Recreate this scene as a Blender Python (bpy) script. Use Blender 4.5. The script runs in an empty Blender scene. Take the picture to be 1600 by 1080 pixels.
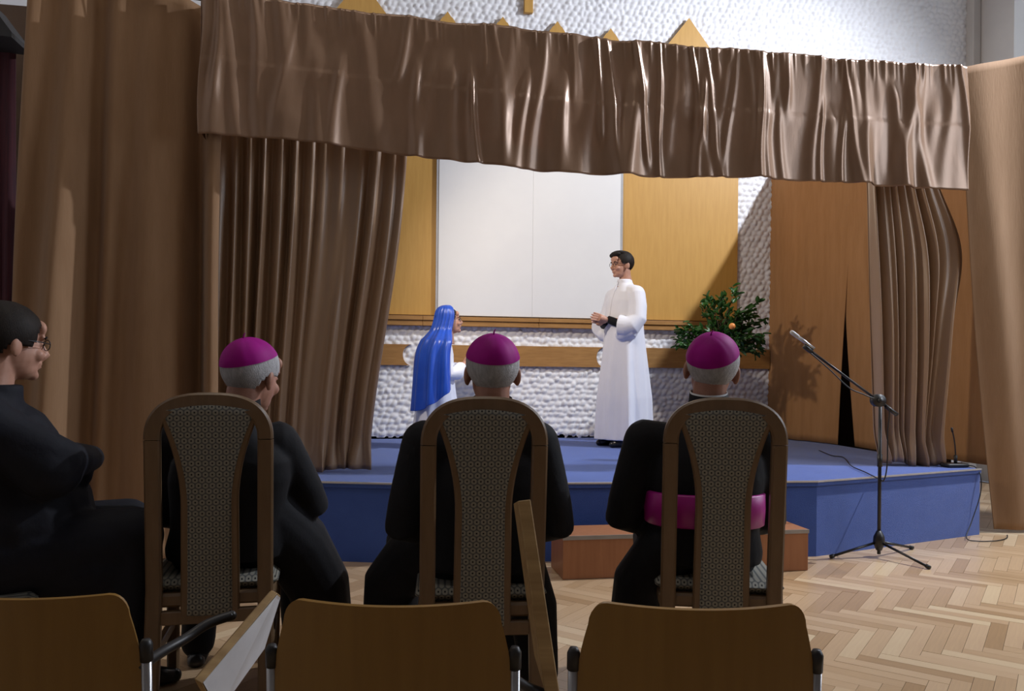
import bpy, bmesh, math, random
import numpy as np
from mathutils import Vector, Matrix
random.seed(7)
SC = bpy.context.scene
COL = SC.collection
PI = math.pi

# ------------------------------------------------------------------ camera
FPX, YAW, ROLL, CAMH = 1250.0, math.radians(10.2), 0.010, 1.19
fw = Vector((math.sin(YAW), math.cos(YAW), 0)); rt = Vector((math.cos(YAW), -math.sin(YAW), 0)); up = Vector((0, 0, 1))
rc = rt*math.cos(ROLL) + up*math.sin(ROLL); uc = -rt*math.sin(ROLL) + up*math.cos(ROLL)
cam = bpy.data.cameras.new('camera'); cam_o = bpy.data.objects.new('camera', cam); COL.objects.link(cam_o)
cam.sensor_width = 36; cam.lens = 36*FPX/1600; cam.shift_y = 35/1600; cam.clip_start = .05
m = Matrix((rc, uc, -fw)).transposed().to_4x4(); m.translation = (0, 0, CAMH); cam_o.matrix_world = m
SC.camera = cam_o

# ------------------------------------------------------------------ world, lights, exposure
w = bpy.data.worlds.new('world'); SC.world = w; w.use_nodes = True
w.node_tree.nodes['Background'].inputs[0].default_value = (.55, .68, .95, 1); w.node_tree.nodes['Background'].inputs[1].default_value = .35
SC.view_settings.view_transform = 'Standard'; SC.view_settings.look = 'None'; SC.view_settings.gamma = 1
SC.view_settings.exposure = 0.0
SC.view_settings.use_curve_mapping = False
def lamp(name, kind, loc, target, power, color, size=.2, sy=None, spot=None, blend=.5):
    l = bpy.data.lights.new(name, kind); o = bpy.data.objects.new(name, l); COL.objects.link(o)
    l.energy = power; l.color = color; o.location = loc
    o.rotation_euler = (Vector(target)-Vector(loc)).to_track_quat('-Z', 'Y').to_euler()
    if kind == 'AREA':
        l.shape = 'RECTANGLE' if sy else 'SQUARE'; l.size = size
        if sy: l.size_y = sy
    else:
        l.shadow_soft_size = size
        if kind == 'SPOT': l.spot_size = spot; l.spot_blend = blend
    return o
# lamp high on the right side of the hall, shining over the pelmet and the side curtain onto the end wall
lamp('hall_lamp', 'SPOT', (6.2, 4.67, 5.6), (1.15, 6.95, 1.0), 1480, (.86, .91, 1.0), .07, spot=math.radians(132), blend=1.0)
# warm lamp hanging behind the pelmet at the left
lamp('stage_lamp', 'SPOT', (.15, 5.55, 3.05), (3.6, 7.1, 1.0), 165, (1.0, .86, .70), .07, spot=math.radians(125), blend=.6)
# daylight from the tall hall windows on the right
lamp('hall_window_light', 'AREA', (6.5, 2.6, 3.2), (-.5, 5.0, 1.2), 95, (.82, .89, 1.0), 2.4, 2.2)
# added fill light above the audience, no real fixture; lifts wing curtain and pelmet
lamp('hall_fill_light', 'AREA', (-.3, 3.2, 7.0), (-.6, 4.6, 0), 52, (1.0, .90, .78), 2.5)

# ------------------------------------------------------------------ pixel helper (1600x1080 photograph frame), only used to find real places
def ray(px, py):
    dx, dy = px-800, py-575
    x = (dx*math.cos(ROLL)+dy*math.sin(ROLL))/FPX; y = (-dx*math.sin(ROLL)+dy*math.cos(ROLL))/FPX
    return rt*x - up*y + fw
def atD(px, py, d): return ray(px, py)*d + Vector((0, 0, CAMH))
def atZ(px, py, z): r = ray(px, py); return r*((z-CAMH)/r.z) + Vector((0, 0, CAMH))
def atY(px, py, y): r = ray(px, py); return r*(y/r.y) + Vector((0, 0, CAMH))
def project(p):
    q = Vector(p)-Vector((0, 0, CAMH)); d = q.dot(fw)
    if d < .05: return None
    return 800+FPX*q.dot(rc)/d, 575-FPX*q.dot(uc)/d, d

# ------------------------------------------------------------------ materials
MATS = {}
def newmat(name):
    mt = bpy.data.materials.new(name); mt.use_nodes = True
    nt = mt.node_tree; b = nt.nodes['Principled BSDF']
    return mt, nt, b
def N(nt, t, **kw):
    n = nt.nodes.new(t)
    for k, v in kw.items(): setattr(n, k, v)
    return n
def setin(n, d):
    for k, v in d.items(): n.inputs[k].default_value = v
def mix_color(nt, fac, a, b, blend='MIX'):
    n = nt.nodes.new('ShaderNodeMix'); n.data_type = 'RGBA'; n.blend_type = blend
    if isinstance(fac, (int, float)): n.inputs[0].default_value = fac
    else: nt.links.new(fac, n.inputs[0])
    for i, v in ((6, a), (7, b)):
        if isinstance(v, (tuple, list)): n.inputs[i].default_value = (*v[:3], 1)
        else: nt.links.new(v, n.inputs[i])
    return n.outputs[2]
def mat(name, col, rough=.6, col2=None, scale=8, stretch=(1, 1, 1), bump=0, bscale=None, spec=.5, metal=0, translucent=0, sheen=0, detail=4, coat=0, tcol=None):
    if name in MATS: return MATS[name]
    mt, nt, b = newmat(name); L = nt.links.new
    col2 = col2 or tuple(c*.8 for c in col)
    tc = N(nt, 'ShaderNodeTexCoord'); mp = N(nt, 'ShaderNodeMapping'); mp.inputs['Scale'].default_value = stretch
    L(tc.outputs['Object'], mp.inputs[0])
    nz = N(nt, 'ShaderNodeTexNoise'); setin(nz, {'Scale': scale, 'Detail': detail, 'Roughness': .6}); L(mp.outputs[0], nz.inputs['Vector'])
    rp = N(nt, 'ShaderNodeMapRange'); setin(rp, {1: .3, 2: .7}); L(nz.outputs['Fac'], rp.inputs[0])
    c = mix_color(nt, rp.outputs[0], col, col2); L(c, b.inputs['Base Color'])
    setin(b, {'Roughness': rough, 'Metallic': metal, 'Specular IOR Level': spec})
    if sheen: setin(b, {'Sheen Weight': sheen, 'Sheen Roughness': .4})
    if coat: setin(b, {'Coat Weight': coat, 'Coat Roughness': .15})
    if bump:
        n2 = N(nt, 'ShaderNodeTexNoise'); setin(n2, {'Scale': bscale or scale*4, 'Detail': 3}); L(mp.outputs[0], n2.inputs['Vector'])
        bp = N(nt, 'ShaderNodeBump'); setin(bp, {'Strength': bump, 'Distance': .01}); L(n2.outputs['Fac'], bp.inputs['Height']); L(bp.outputs[0], b.inputs['Normal'])
    if translucent:
        tr = N(nt, 'ShaderNodeBsdfTranslucent')
        L(mix_color(nt, 1.0, c, tcol or (1, .75, .5), 'MULTIPLY'), tr.inputs[0])
        mx = N(nt, 'ShaderNodeMixShader'); mx.inputs[0].default_value = translucent
        L(b.outputs[0], mx.inputs[1]); L(tr.outputs[0], mx.inputs[2]); L(mx.outputs[0], nt.nodes['Material Output'].inputs[0])
    MATS[name] = mt
    return mt
M_plaster = mat('plaster_relief', (.80, .80, .82), .75, (.74, .74, .77), 3)
M_wallpaint = mat('wall_paint', (.62, .60, .58), .8, (.56, .54, .53), 2)
M_ceil = mat('ceiling_paint', (.6, .6, .6), .8)
M_panel = mat('ochre_panel', (.56, .315, .075), .5, (.50, .27, .06), 5, (6, 6, .6), bump=.05)
M_trim = mat('oak_trim', (.40, .205, .06), .5, (.30, .145, .04), 6, (1, 6, 8), bump=.08)
M_edge = mat('panel_edge', (.16, .08, .03), .6)
M_board = mat('white_board', (.76, .76, .76), .45, (.73, .73, .735), 3)
M_alu = mat('grey_frame', (.45, .45, .46), .4)
M_carpet = mat('blue_carpet', (.062, .118, .40), .95, (.052, .10, .35), 5, bump=.5, bscale=350, spec=.1, sheen=.38)
M_nosing = mat('aluminium_nosing', (.75, .75, .78), .3, metal=.7)
M_velvet = mat('tan_curtain', (.34, .205, .115), .85, (.29, .17, .092), 14, (1, 1, .15), bump=.15, bscale=90, spec=.2, translucent=.22, sheen=.15)
M_satin = mat('bronze_satin', (.33, .20, .125), .34, (.27, .16, .095), 4, (2, 2, .7), bump=.10, bscale=14, spec=.8, metal=.25, translucent=.22, tcol=(1, .62, .42))
M_leg = mat('bronze_satin_drape', (.38, .245, .15), .38, (.31, .195, .115), 5, (1, 1, .2), bump=.04, bscale=60, spec=.6, translucent=.12)
M_side = mat('orange_tan_curtain', (.50, .265, .115), .85, (.43, .22, .09), 14, (1, 1, .15), bump=.15, bscale=90, spec=.2, translucent=.15)
M_slit_shade = mat('slit_shade_brown', (.05, .025, .014), .9)  # shade behind the curtain slit, put into a dark brown
M_red = mat('dark_red_cloth', (.07, .008, .014), .8, (.03, .004, .012), 12, (8, 8, .3))
M_black = mat('black_plastic', (.012, .012, .014), .45, (.009, .009, .010))
M_metalblk = mat('black_metal', (.010, .010, .013), .35, (.008, .008, .01), spec=.5)
M_chrome = mat('steel_tube', (.45, .45, .46), .28, metal=1)
M_mic = mat('microphone_steel', (.5, .5, .52), .35, metal=.9)
M_step = mat('red_beech_laminate', (.36, .15, .065), .45, (.30, .12, .05), 5, (8, 8, .5), bump=.02)
M_stepedge = mat('grey_edge_strip', (.33, .30, .27), .5)
M_chairwood = mat('brown_chair_wood', (.17, .105, .055), .38, (.13, .078, .038), 4, (8, 8, 1), bump=.03)
M_ply = mat('ochre_plywood', (.25, .135, .026), .36, (.22, .115, .020), 4, (9, 9, .6), bump=.015)
M_plyedge = mat('plywood_edge', (.42, .27, .11), .55, (.26, .15, .05), 40, (.05, 1, 1))
M_lam = mat('white_laminate', (.75, .76, .80), .45)
M_blackcloth = mat('black_wool', (.0075, .0078, .011), .8, (.006, .006, .008), 20, bump=.1, spec=.25, sheen=.03)
M_navy = mat('navy_suit', (.008, .009, .016), .75, (.006, .007, .012), 20, bump=.1, spec=.25)
M_skin = mat('skin', (.50, .27, .19), .5, (.44, .225, .155), 30, spec=.4)
M_skin2 = mat('ruddy_skin', (.40, .20, .14), .5, (.34, .16, .11), 30, spec=.4)
M_white_hair = mat('white_hair', (.56, .56, .58), .6, (.36, .36, .38), 30, (3, 3, .6), bump=.7, bscale=150)
M_dark_hair = mat('dark_hair', (.012, .009, .008), .6, (.020, .015, .012), 40, (3, 3, .6), bump=.15, bscale=160, spec=.15)
M_magenta = mat('magenta_silk', (.34, .003, .23), .6, (.28, .002, .19), 12, spec=.15)
M_sash = mat('magenta_sash', (.42, .008, .26), .4, (.36, .007, .22), 12)
M_alb = mat('white_alb', (.78, .79, .86), .8, (.74, .75, .83), 6, bump=.05)
M_blue = mat('blue_satin', (.020, .085, .52), .36, (.014, .065, .42), 6, spec=.5)
M_shoe = mat('black_leather', (.012, .011, .011), .3, spec=.6)
M_collarwhite = mat('white_collar', (.7, .7, .72), .6)
M_glass = mat('spectacle_frame', (.05, .05, .055), .3, metal=.6)
M_leaf = mat('citrus_leaf', (.045, .14, .025), .4, (.025, .085, .014), 20, spec=.5, translucent=.2, tcol=(.9, 1, .4))
M_fruit = mat('orange_fruit', (.75, .28, .06), .5, (.7, .24, .05), 60, bump=.1)
M_bark = mat('plant_bark', (.09, .06, .035), .8)
M_pot = mat('terracotta_pot', (.30, .12, .06), .8)
M_soil = mat('soil', (.03, .02, .014), .95)
M_joint = mat('floor_joint', (.10, .065, .035), .8)
M_brown = mat('brown_panelling', (.10, .055, .03), .6)
M_speaker = mat('speaker_black', (.02, .02, .022), .6)
M_speaker_g = mat('speaker_grille', (.03, .03, .032), .7, bump=.6, bscale=400)

def fabric_mat():                                                    # woven upholstery: staggered little rings
    mt, nt, b = newmat('ring_fabric'); L = nt.links.new
    tc = N(nt, 'ShaderNodeTexCoord')
    def lattice(off):
        mp = N(nt, 'ShaderNodeMapping'); L(tc.outputs['Object'], mp.inputs[0])
        mp.inputs['Location'].default_value = (off, off, off); mp.inputs['Scale'].default_value = (1/.0215, 1/.0215, 1/.037)
        fr = N(nt, 'ShaderNodeVectorMath', operation='FRACTION'); L(mp.outputs[0], fr.inputs[0])
        sb = N(nt, 'ShaderNodeVectorMath', operation='SUBTRACT'); L(fr.outputs[0], sb.inputs[0]); sb.inputs[1].default_value = (.5, .5, .5)
        ml = N(nt, 'ShaderNodeVectorMath', operation='MULTIPLY'); L(sb.outputs[0], ml.inputs[0]); ml.inputs[1].default_value = (1, 0, 1.714)
        ln = N(nt, 'ShaderNodeVectorMath', operation='LENGTH'); L(ml.outputs[0], ln.inputs[0])
        return ln.outputs['Value']
    mn = N(nt, 'ShaderNodeMath', operation='MINIMUM'); L(lattice(0), mn.inputs[0]); L(lattice(.5), mn.inputs[1])
    cr = N(nt, 'ShaderNodeValToRGB'); L(mn.outputs[0], cr.inputs[0])
    e = cr.color_ramp.elements
    e[0].position = .10; e[0].color = (.012, .012, .014, 1); e[1].position = .17; e[1].color = (.26, .25, .21, 1)
    a = e.new(.40); a.color = (.24, .23, .195, 1); a = e.new(.47); a.color = (.085, .09, .088, 1)
    L(cr.outputs[0], b.inputs['Base Color']); setin(b, {'Roughness': .8, 'Specular IOR Level': .25})
    bp = N(nt, 'ShaderNodeBump'); setin(bp, {'Strength': .3, 'Distance': .002}); L(cr.outputs[0], bp.inputs['Height']); L(bp.outputs[0], b.inputs['Normal'])
    return mt
M_fabric = fabric_mat()

def plank_mat():
    mt, nt, b = newmat('oak_parquet'); L = nt.links.new
    oi = N(nt, 'ShaderNodeObjectInfo'); ge = N(nt, 'ShaderNodeNewGeometry'); tc = N(nt, 'ShaderNodeTexCoord')
    ad = N(nt, 'ShaderNodeMath', operation='ADD'); L(oi.outputs['Random'], ad.inputs[0]); L(ge.outputs['Random Per Island'], ad.inputs[1])
    fr = N(nt, 'ShaderNodeMath', operation='FRACT'); L(ad.outputs[0], fr.inputs[0])
    cr = N(nt, 'ShaderNodeValToRGB'); L(fr.outputs[0], cr.inputs[0]); e = cr.color_ramp.elements
    e[0].color = (.42, .29, .17, 1); e[1].color = (.70, .58, .42, 1); a = e.new(.3); a.color = (.53, .39, .25, 1); a = e.new(.8); a.color = (.60, .46, .31, 1)
    mp = N(nt, 'ShaderNodeMapping'); mp.inputs['Scale'].default_value = (3, 60, 1); L(tc.outputs['Object'], mp.inputs[0])
    nz = N(nt, 'ShaderNodeTexNoise'); setin(nz, {'Scale': 1.5, 'Detail': 4}); L(mp.outputs[0], nz.inputs['Vector'])
    c = mix_color(nt, .35, cr.outputs[0], mix_color(nt, nz.outputs['Fac'], (.2, .12, .06), (.75, .6, .42)), 'OVERLAY')
    L(c, b.inputs['Base Color']); setin(b, {'Roughness': .32, 'Specular IOR Level': .5, 'Coat Weight': .25, 'Coat Roughness': .12})
    return mt
M_plank = plank_mat()

# ------------------------------------------------------------------ mesh helpers
def frame_from(d, ref=Vector((0, 0, 1))):
    d = Vector(d).normalized()
    if abs(d.dot(ref)) > .95: ref = Vector((0, 1, 0))
    a = ref.cross(d).normalized(); return a, d.cross(a).normalized(), d
class MB:
    def __init__(s): s.v = []; s.f = []
    def ell(s, c, r, rot=None, nu=18, nv=12):
        c = Vector(c); b = len(s.v); R = rot or Matrix.Identity(3)
        if isinstance(r, (int, float)): r = (r, r, r)
        s.v.append(c+R@Vector((0, 0, r[2])))
        for i in range(1, nv):
            t = PI*i/nv
            for j in range(nu):
                p = 2*PI*j/nu; s.v.append(c+R@Vector((r[0]*math.sin(t)*math.cos(p), r[1]*math.sin(t)*math.sin(p), r[2]*math.cos(t))))
        s.v.append(c+R@Vector((0, 0, -r[2]))); e = len(s.v)-1
        for j in range(nu):
            k = (j+1) % nu
            s.f.append((b, b+1+j, b+1+k)); s.f.append((e, e-nu+k, e-nu+j))
            for i in range(nv-2):
                o = b+1+i*nu; s.f.append((o+j, o+nu+j, o+nu+k, o+k))
        return s
    def rings(s, rings, cap=True):
        b = len(s.v); n = len(rings[0])
        for r in rings: s.v.extend(Vector(p) for p in r)
        for i in range(len(rings)-1):
            for j in range(n):
                k = (j+1) % n; s.f.append((b+i*n+j, b+i*n+k, b+(i+1)*n+k, b+(i+1)*n+j))
        if cap:
            s.f.append(tuple(b+j for j in reversed(range(n)))); s.f.append(tuple(b+(len(rings)-1)*n+j for j in range(n)))
        return s
    def tube(s, pts, rad, n=12, ratio=1.0, ref=(0, 0, 1), rounded=False, cap=True):
        pts = [Vector(p) for p in pts]; m_ = len(pts)
        if isinstance(rad, (int, float)): rad = [rad]*m_
        R = []; a = None
        for i, p in enumerate(pts):
            d = (pts[min(i+1, m_-1)]-pts[max(i-1, 0)]).normalized()
            if a is None: a, b_, d = frame_from(d, Vector(ref))
            else:
                a = (a-d*a.dot(d)).normalized(); b_ = d.cross(a)
            R.append([p+(a*math.cos(2*PI*j/n)*ratio+b_*math.sin(2*PI*j/n))*rad[i] for j in range(n)])
        s.rings(R, cap)
        if rounded:
            s.ell(pts[0], rad[0], nu=n, nv=8); s.ell(pts[-1], rad[-1], nu=n, nv=8)
        return s
    def sweep(s, pts, wd, th, ref):                                   # rectangular section, width along ref-perpendicular in plane, thickness along ref
        pts = [Vector(p) for p in pts]; ref = Vector(ref).normalized(); R = []; m_ = len(pts)
        for i, p in enumerate(pts):
            d = (pts[min(i+1, m_-1)]-pts[max(i-1, 0)]).normalized(); a = d.cross(ref).normalized()
            w_ = (wd[i] if isinstance(wd, list) else wd)/2; t = th/2; c = min(w_, t)*.35
            R.append([p+a*x+ref*y for x, y in ((w_-c, t), (-w_+c, t), (-w_, t-c), (-w_, -t+c), (-w_+c, -t), (w_-c, -t), (w_, -t+c), (w_, t-c))])
        return s.rings(R)
    def loft(s, secs, n=24, p=2.0, fold=None):                        # (cx, cy, z, rx, ry)
        R = []
        for i, (cx, cy, z, rx, ry) in enumerate(secs):
            ring = []
            for j in range(n):
                t = 2*PI*j/n; c, q = math.cos(t), math.sin(t)
                k = 1+(fold(t, i/(len(secs)-1)) if fold else 0)
                ring.append((cx+rx*k*math.copysign(abs(c)**(2/p), c), cy+ry*k*math.copysign(abs(q)**(2/p), q), z))
            R.append(ring)
        return s.rings(R)
    def box(s, lo, hi, bev=0):
        x0, y0, z0 = lo; x1, y1, z1 = hi; b = len(s.v)
        if not bev:
            s.v += [Vector(q) for q in ((x0, y0, z0), (x1, y0, z0), (x1, y1, z0), (x0, y1, z0), (x0, y0, z1), (x1, y0, z1), (x1, y1, z1), (x0, y1, z1))]
            s.f += [tuple(b+i for i in q) for q in ((0, 3, 2, 1), (4, 5, 6, 7), (0, 1, 5, 4), (1, 2, 6, 5), (2, 3, 7, 6), (3, 0, 4, 7))]
        else:
            e = bev
            def rr(z, i): return [(x0+i+e, y0+i, z), (x1-i-e, y0+i, z), (x1-i, y0+i+e, z), (x1-i, y1-i-e, z), (x1-i-e, y1-i, z), (x0+i+e, y1-i, z), (x0+i, y1-i-e, z), (x0+i, y0+i+e, z)]
            s.rings([rr(z0, e), rr(z0+e, 0), rr(z1-e, 0), rr(z1, e)])
        return s
    def prism(s, pts, off):                                           # polygon extruded by a vector
        off = Vector(off); return s.rings([[Vector(p) for p in pts], [Vector(p)+off for p in pts]])
    def grid(s, fn, nu, nv):
        b = len(s.v)
        for i in range(nv+1):
            for j in range(nu+1): s.v.append(Vector(fn(j/nu, i/nv)))
        for i in range(nv):
            for j in range(nu):
                o = b+i*(nu+1)+j; s.f.append((o, o+1, o+nu+2, o+nu+1))
        return s
    def xf(s, M, start=0):
        for i in range(start, len(s.v)): s.v[i] = M@s.v[i]
        return s
    def build(s, name, material, parent=None, smooth=True, remesh=0, relax=4, solid=0, sub=0, bevel=0, angle=None):
        me = bpy.data.meshes.new(name); me.from_pydata([tuple(v) for v in s.v], [], s.f); me.update()
        bm = bmesh.new(); bm.from_mesh(me); bmesh.ops.recalc_face_normals(bm, faces=bm.faces); bm.to_mesh(me); bm.free()
        o = bpy.data.objects.new(name, me); COL.objects.link(o)
        if remesh:
            md = o.modifiers.new('r', 'REMESH'); md.mode = 'VOXEL'; md.voxel_size = remesh
            if relax: sm = o.modifiers.new('s', 'SMOOTH'); sm.factor = .5; sm.iterations = relax
            bake(o)
        if solid: md = o.modifiers.new('solid', 'SOLIDIFY'); md.thickness = solid; md.offset = 0
        if bevel: md = o.modifiers.new('bev', 'BEVEL'); md.width = bevel; md.segments = 2; md.limit_method = 'ANGLE'
        if sub: md = o.modifiers.new('sub', 'SUBSURF'); md.levels = sub; md.render_levels = sub
        if solid or bevel or sub: bake(o)
        me = o.data; me.polygons.foreach_set('use_smooth', [smooth]*len(me.polygons))
        if angle:
            me.set_sharp_from_angle(angle=math.radians(angle))
        me.materials.clear(); me.materials.append(material)
        if parent: o.parent = parent
        return o
def bake(o):
    dg = bpy.context.evaluated_depsgraph_get(); ev = o.evaluated_get(dg)
    nm = bpy.data.meshes.new_from_object(ev); old = o.data; o.modifiers.clear(); o.data = nm; nm.name = o.name; bpy.data.meshes.remove(old)
def tag(o, label=None, cat=None, group=None, kind=None):
    if label: o['label'] = label
    if cat: o['category'] = cat
    if group: o['group'] = group
    if kind: o['kind'] = kind
    return o
def empty(name, loc=(0, 0, 0), yaw=0):
    o = bpy.data.objects.new(name, None); COL.objects.link(o); o.location = loc; o.rotation_euler = (0, 0, -yaw); o.empty_display_size = .1; return o
def struct(o): o['kind'] = 'structure'; return o
def smooth01(x): x = max(0., min(1., x)); return x*x*(3-2*x)

# ------------------------------------------------------------------ the room
WY, SH = 7.93, .483                      # end wall plane, stage height
RX, LX, CZ, BY = 6.65, -3.3, 7.2, -4.5
SX = .30, 2.84
# end wall with hand-dabbed plaster relief
def plaster(x0, x1, z0, z1, step=.0125):
    nx, nz = int((x1-x0)/step), int((z1-z0)/step)
    X, Z = np.meshgrid(np.linspace(x0, x1, nx), np.linspace(z0, z1, nz))
    rng = np.random.default_rng(3); sp = .068; rows = int(8/(sp*.86))+4; cols = int(12/sp)+4
    jx = rng.uniform(-.3, .3, (rows, cols)); jz = rng.uniform(-.3, .3, (rows, cols)); am = rng.uniform(.6, 1.0, (rows, cols)); an = rng.normal(.5, .35, (rows, cols))
    bi = ((Z-z0)/(sp*.86)).astype(int); best = np.full(X.shape, 9.); best2 = np.full(X.shape, 9.); A = np.zeros(X.shape)
    for di in (-1, 0, 1, 2):
        r = np.clip(bi+di, 0, rows-1); base = (X-x0)/sp-(r % 2)*.5
        for dj in (-1, 0, 1, 2):
            c = np.clip(base.astype(int)+dj+1, 0, cols-1)
            cx = x0+(c-1+(r % 2)*.5+jx[r, c])*sp; cz = z0+(r+jz[r, c])*sp*.86
            dx, dz = X-cx, Z-cz; ca, sa = np.cos(an[r, c]), np.sin(an[r, c])
            q = np.hypot((dx*ca+dz*sa)*.8, (-dx*sa+dz*ca)*1.2)
            nb = q < best; best2 = np.where(nb, best, np.minimum(best2, q)); A = np.where(nb, am[r, c], A); best = np.where(nb, q, best)
    h = A*np.clip(1-(best/(sp*.75))**2, 0, 1)*np.clip((best2-best)/(sp*.35), 0, 1)**.5
    Yv = WY-.026*h
    P = np.stack([X, Yv, Z], -1).reshape(-1, 3).astype(np.float32)
    idx = np.arange(nx*nz).reshape(nz, nx); F = np.stack([idx[:-1, :-1], idx[:-1, 1:], idx[1:, 1:], idx[1:, :-1]], -1).reshape(-1, 4)
    me = bpy.data.meshes.new('plaster_relief'); me.vertices.add(len(P)); me.vertices.foreach_set('co', P.ravel())
    me.loops.add(F.size); me.loops.foreach_set('vertex_index', F.ravel().astype(np.int32)); me.polygons.add(len(F))
    me.polygons.foreach_set('loop_start', np.arange(0, F.size, 4, dtype=np.int32)); me.update(calc_edges=True); me.validate()
    me.polygons.foreach_set('use_smooth', np.ones(len(F), bool)); me.materials.append(M_plaster)
    return me
wall_back = struct(MB().box((LX, WY, 0), (RX, WY+.2, CZ)).build('wall_back', M_plaster, smooth=False))
pr = bpy.data.objects.new('plaster_relief', plaster(-1.3, RX-.01, SH, 5.75)); COL.objects.link(pr); pr.parent = wall_back; pr['kind'] = 'stuff'
struct(MB().box((LX-.2, BY, 0), (LX, WY+.2, CZ)).build('wall_left', M_wallpaint, smooth=False))
struct(MB().box((LX-.2, BY-.2, 0), (RX+.4, BY, CZ)).build('wall_rear', M_wallpaint, smooth=False))
struct(MB().box((LX-.2, BY-.2, CZ), (RX+.4, WY+.2, CZ+.15)).build('ceiling', M_ceil, smooth=False))
# right wall with two deep window openings
wr = MB()
holes = [(1.6, 4.4, 1.4, 4.6), (5.75, 7.35, 3.2, 5.6)]
ys = [BY, 1.6, 4.4, 5.75, 7.35, WY+.2]
for y0, y1 in zip(ys, ys[1:]):
    h = [q for q in holes if q[0] == y0]
    if h:
        wr.box((RX, y0, 0), (RX+.35, y1, h[0][2])); wr.box((RX, y0, h[0][3]), (RX+.35, y1, CZ))
    else: wr.box((RX, y0, 0), (RX+.35, y1, CZ))
struct(wr.build('wall_right', M_wallpaint, smooth=False))
def sky_pane():
    mt, nt, b = newmat('daylit_glass'); setin(b, {'Base Color': (.6, .65, .7, 1), 'Roughness': .1, 'Emission Color': (.78, .87, 1, 1), 'Emission Strength': 1.1}); return mt
M_pane = sky_pane()
for k, (y0, y1, z0, z1) in enumerate(holes):
    wn = struct(MB().box((RX+.27, y0, z0), (RX+.33, y0+.06, z1)).box((RX+.27, y1-.06, z0), (RX+.33, y1, z1)).box((RX+.27, y0, z0), (RX+.33, y1, z0+.06)).box((RX+.27, y0, z1-.06), (RX+.33, y1, z1)).box((RX+.28, (y0+y1)/2-.03, z0), (RX+.33, (y0+y1)/2+.03, z1)).build(f'window_{k+1}', M_board, smooth=False))
    for a, b_ in ((y0+.05, (y0+y1)/2-.02), ((y0+y1)/2+.02, y1-.05)):
        MB().box((RX+.295, a, z0+.05), (RX+.305, b_, z1-.05)).build('pane', M_pane, wn, smooth=False)

# ---- parquet floor, herringbone at 45 degrees
floor = struct(MB().box((LX, BY, -.1), (RX, WY, -.004)).build('floor', M_joint, smooth=False))
PL, PW = .42, .07
pk = MB().box((-PL/2+.0008, -PW/2+.0008, -.014), (PL/2-.0008, PW/2-.0008, 0))
pm = bpy.data.meshes.new('plank'); pm.from_pydata([tuple(v) for v in pk.v], [], pk.f); pm.materials.append(M_plank)
spots = []
c45 = math.cos(PI/4)
nper = int(PL/PW)
for a in range(-110, 110):
    for b_ in range(-22, 22):
        u0 = a*PW + b_*PL; v0 = a*PW - b_*PL                          # staircase herringbone
        for ori in (0, 1):
            if ori == 0: u, v, ang = u0+PL/2, v0+PW/2, 0
            else: u, v, ang = u0+PW/2, v0+PW+PL/2, PI/2
            x, y = (u+v)*c45+1.5, (v-u)*c45+3.0
            if -3.1 < x < 6.45 and -4.3 < y < 7.7 and not (-1.0 < x < 4.2 and y > 5.5): spots.append((x, y, ang-PI/4))
def vis(sp):
    q = project((sp[0], sp[1], 0))
    if not q: return -1
    inside = 862 < q[0] < 1620 and 838 < q[1] < 1100
    return (10 if inside else 0)+1/q[2]**2
spots.sort(key=vis, reverse=True)
for x, y, a in spots[:300]:
    o = bpy.data.objects.new('plank', pm); COL.objects.link(o); o.location = (x, y, random.uniform(-.0006, .0003)); o.rotation_euler = (random.uniform(-.004, .004), random.uniform(-.0015, .0015), a); o.parent = floor
rest = MB()
for x, y, a in spots[300:]:
    st = len(rest.v); rest.box((-PL/2+.0008, -PW/2+.0008, -.014), (PL/2-.0008, PW/2-.0008, 0))
    rest.xf(Matrix.Translation((x, y, random.uniform(-.0006, .0002))) @ Matrix.Rotation(a, 4, 'Z'), st)
tag(rest.build('parquet_planks', M_plank, floor, smooth=False), kind='stuff')

# ---- stage
edge = [(-1.3, 5.30), (SX[0], 4.84), (SX[1], 4.69), (4.43, 5.16)]
poly = edge+[(4.43, WY), (-1.3, WY)]
stage = empty('stage_platform', (1.57, 6.3, 0)); tag(stage, 'low blue carpeted stage platform with angled front in front of the white wall', 'stage')
def local(mb, root): return mb.xf(root.matrix_basis.inverted())
def rootbuild(mb, name, material, root, **k):
    M = Matrix.Translation(root.location) @ Matrix.Rotation(root.rotation_euler.z, 4, 'Z')
    return mb.xf(M.inverted()).build(name, material, root, **k)
rootbuild(MB().prism([(x, y, SH-.03) for x, y in poly], (0, 0, .03)), 'stage_deck', M_carpet, stage, smooth=False)
for (a, b_) in zip(edge, edge[1:]):
    rootbuild(MB().prism([(a[0], a[1]+.012, 0), (b_[0], b_[1]+.012, 0), (b_[0], b_[1]+.05, 0), (a[0], a[1]+.05, 0)], (0, 0, SH-.031)), 'skirt_panel', M_carpet, stage, smooth=False)
    rootbuild(MB().prism([(a[0], a[1]-.006, SH-.006), (b_[0], b_[1]-.006, SH-.006), (b_[0], b_[1]+.012, SH-.006), (a[0], a[1]+.012, SH-.006)], (0, 0, .010)), 'nosing', M_nosing, stage, smooth=False)
rootbuild(MB().box((4.39, 5.2, 0), (4.425, WY-.03, SH-.031)), 'skirt_panel', M_carpet, stage, smooth=False)
rootbuild(MB().box((-1.29, 5.34, 0), (-1.25, WY-.03, SH-.031)), 'skirt_panel', M_carpet, stage, smooth=False)

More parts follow.
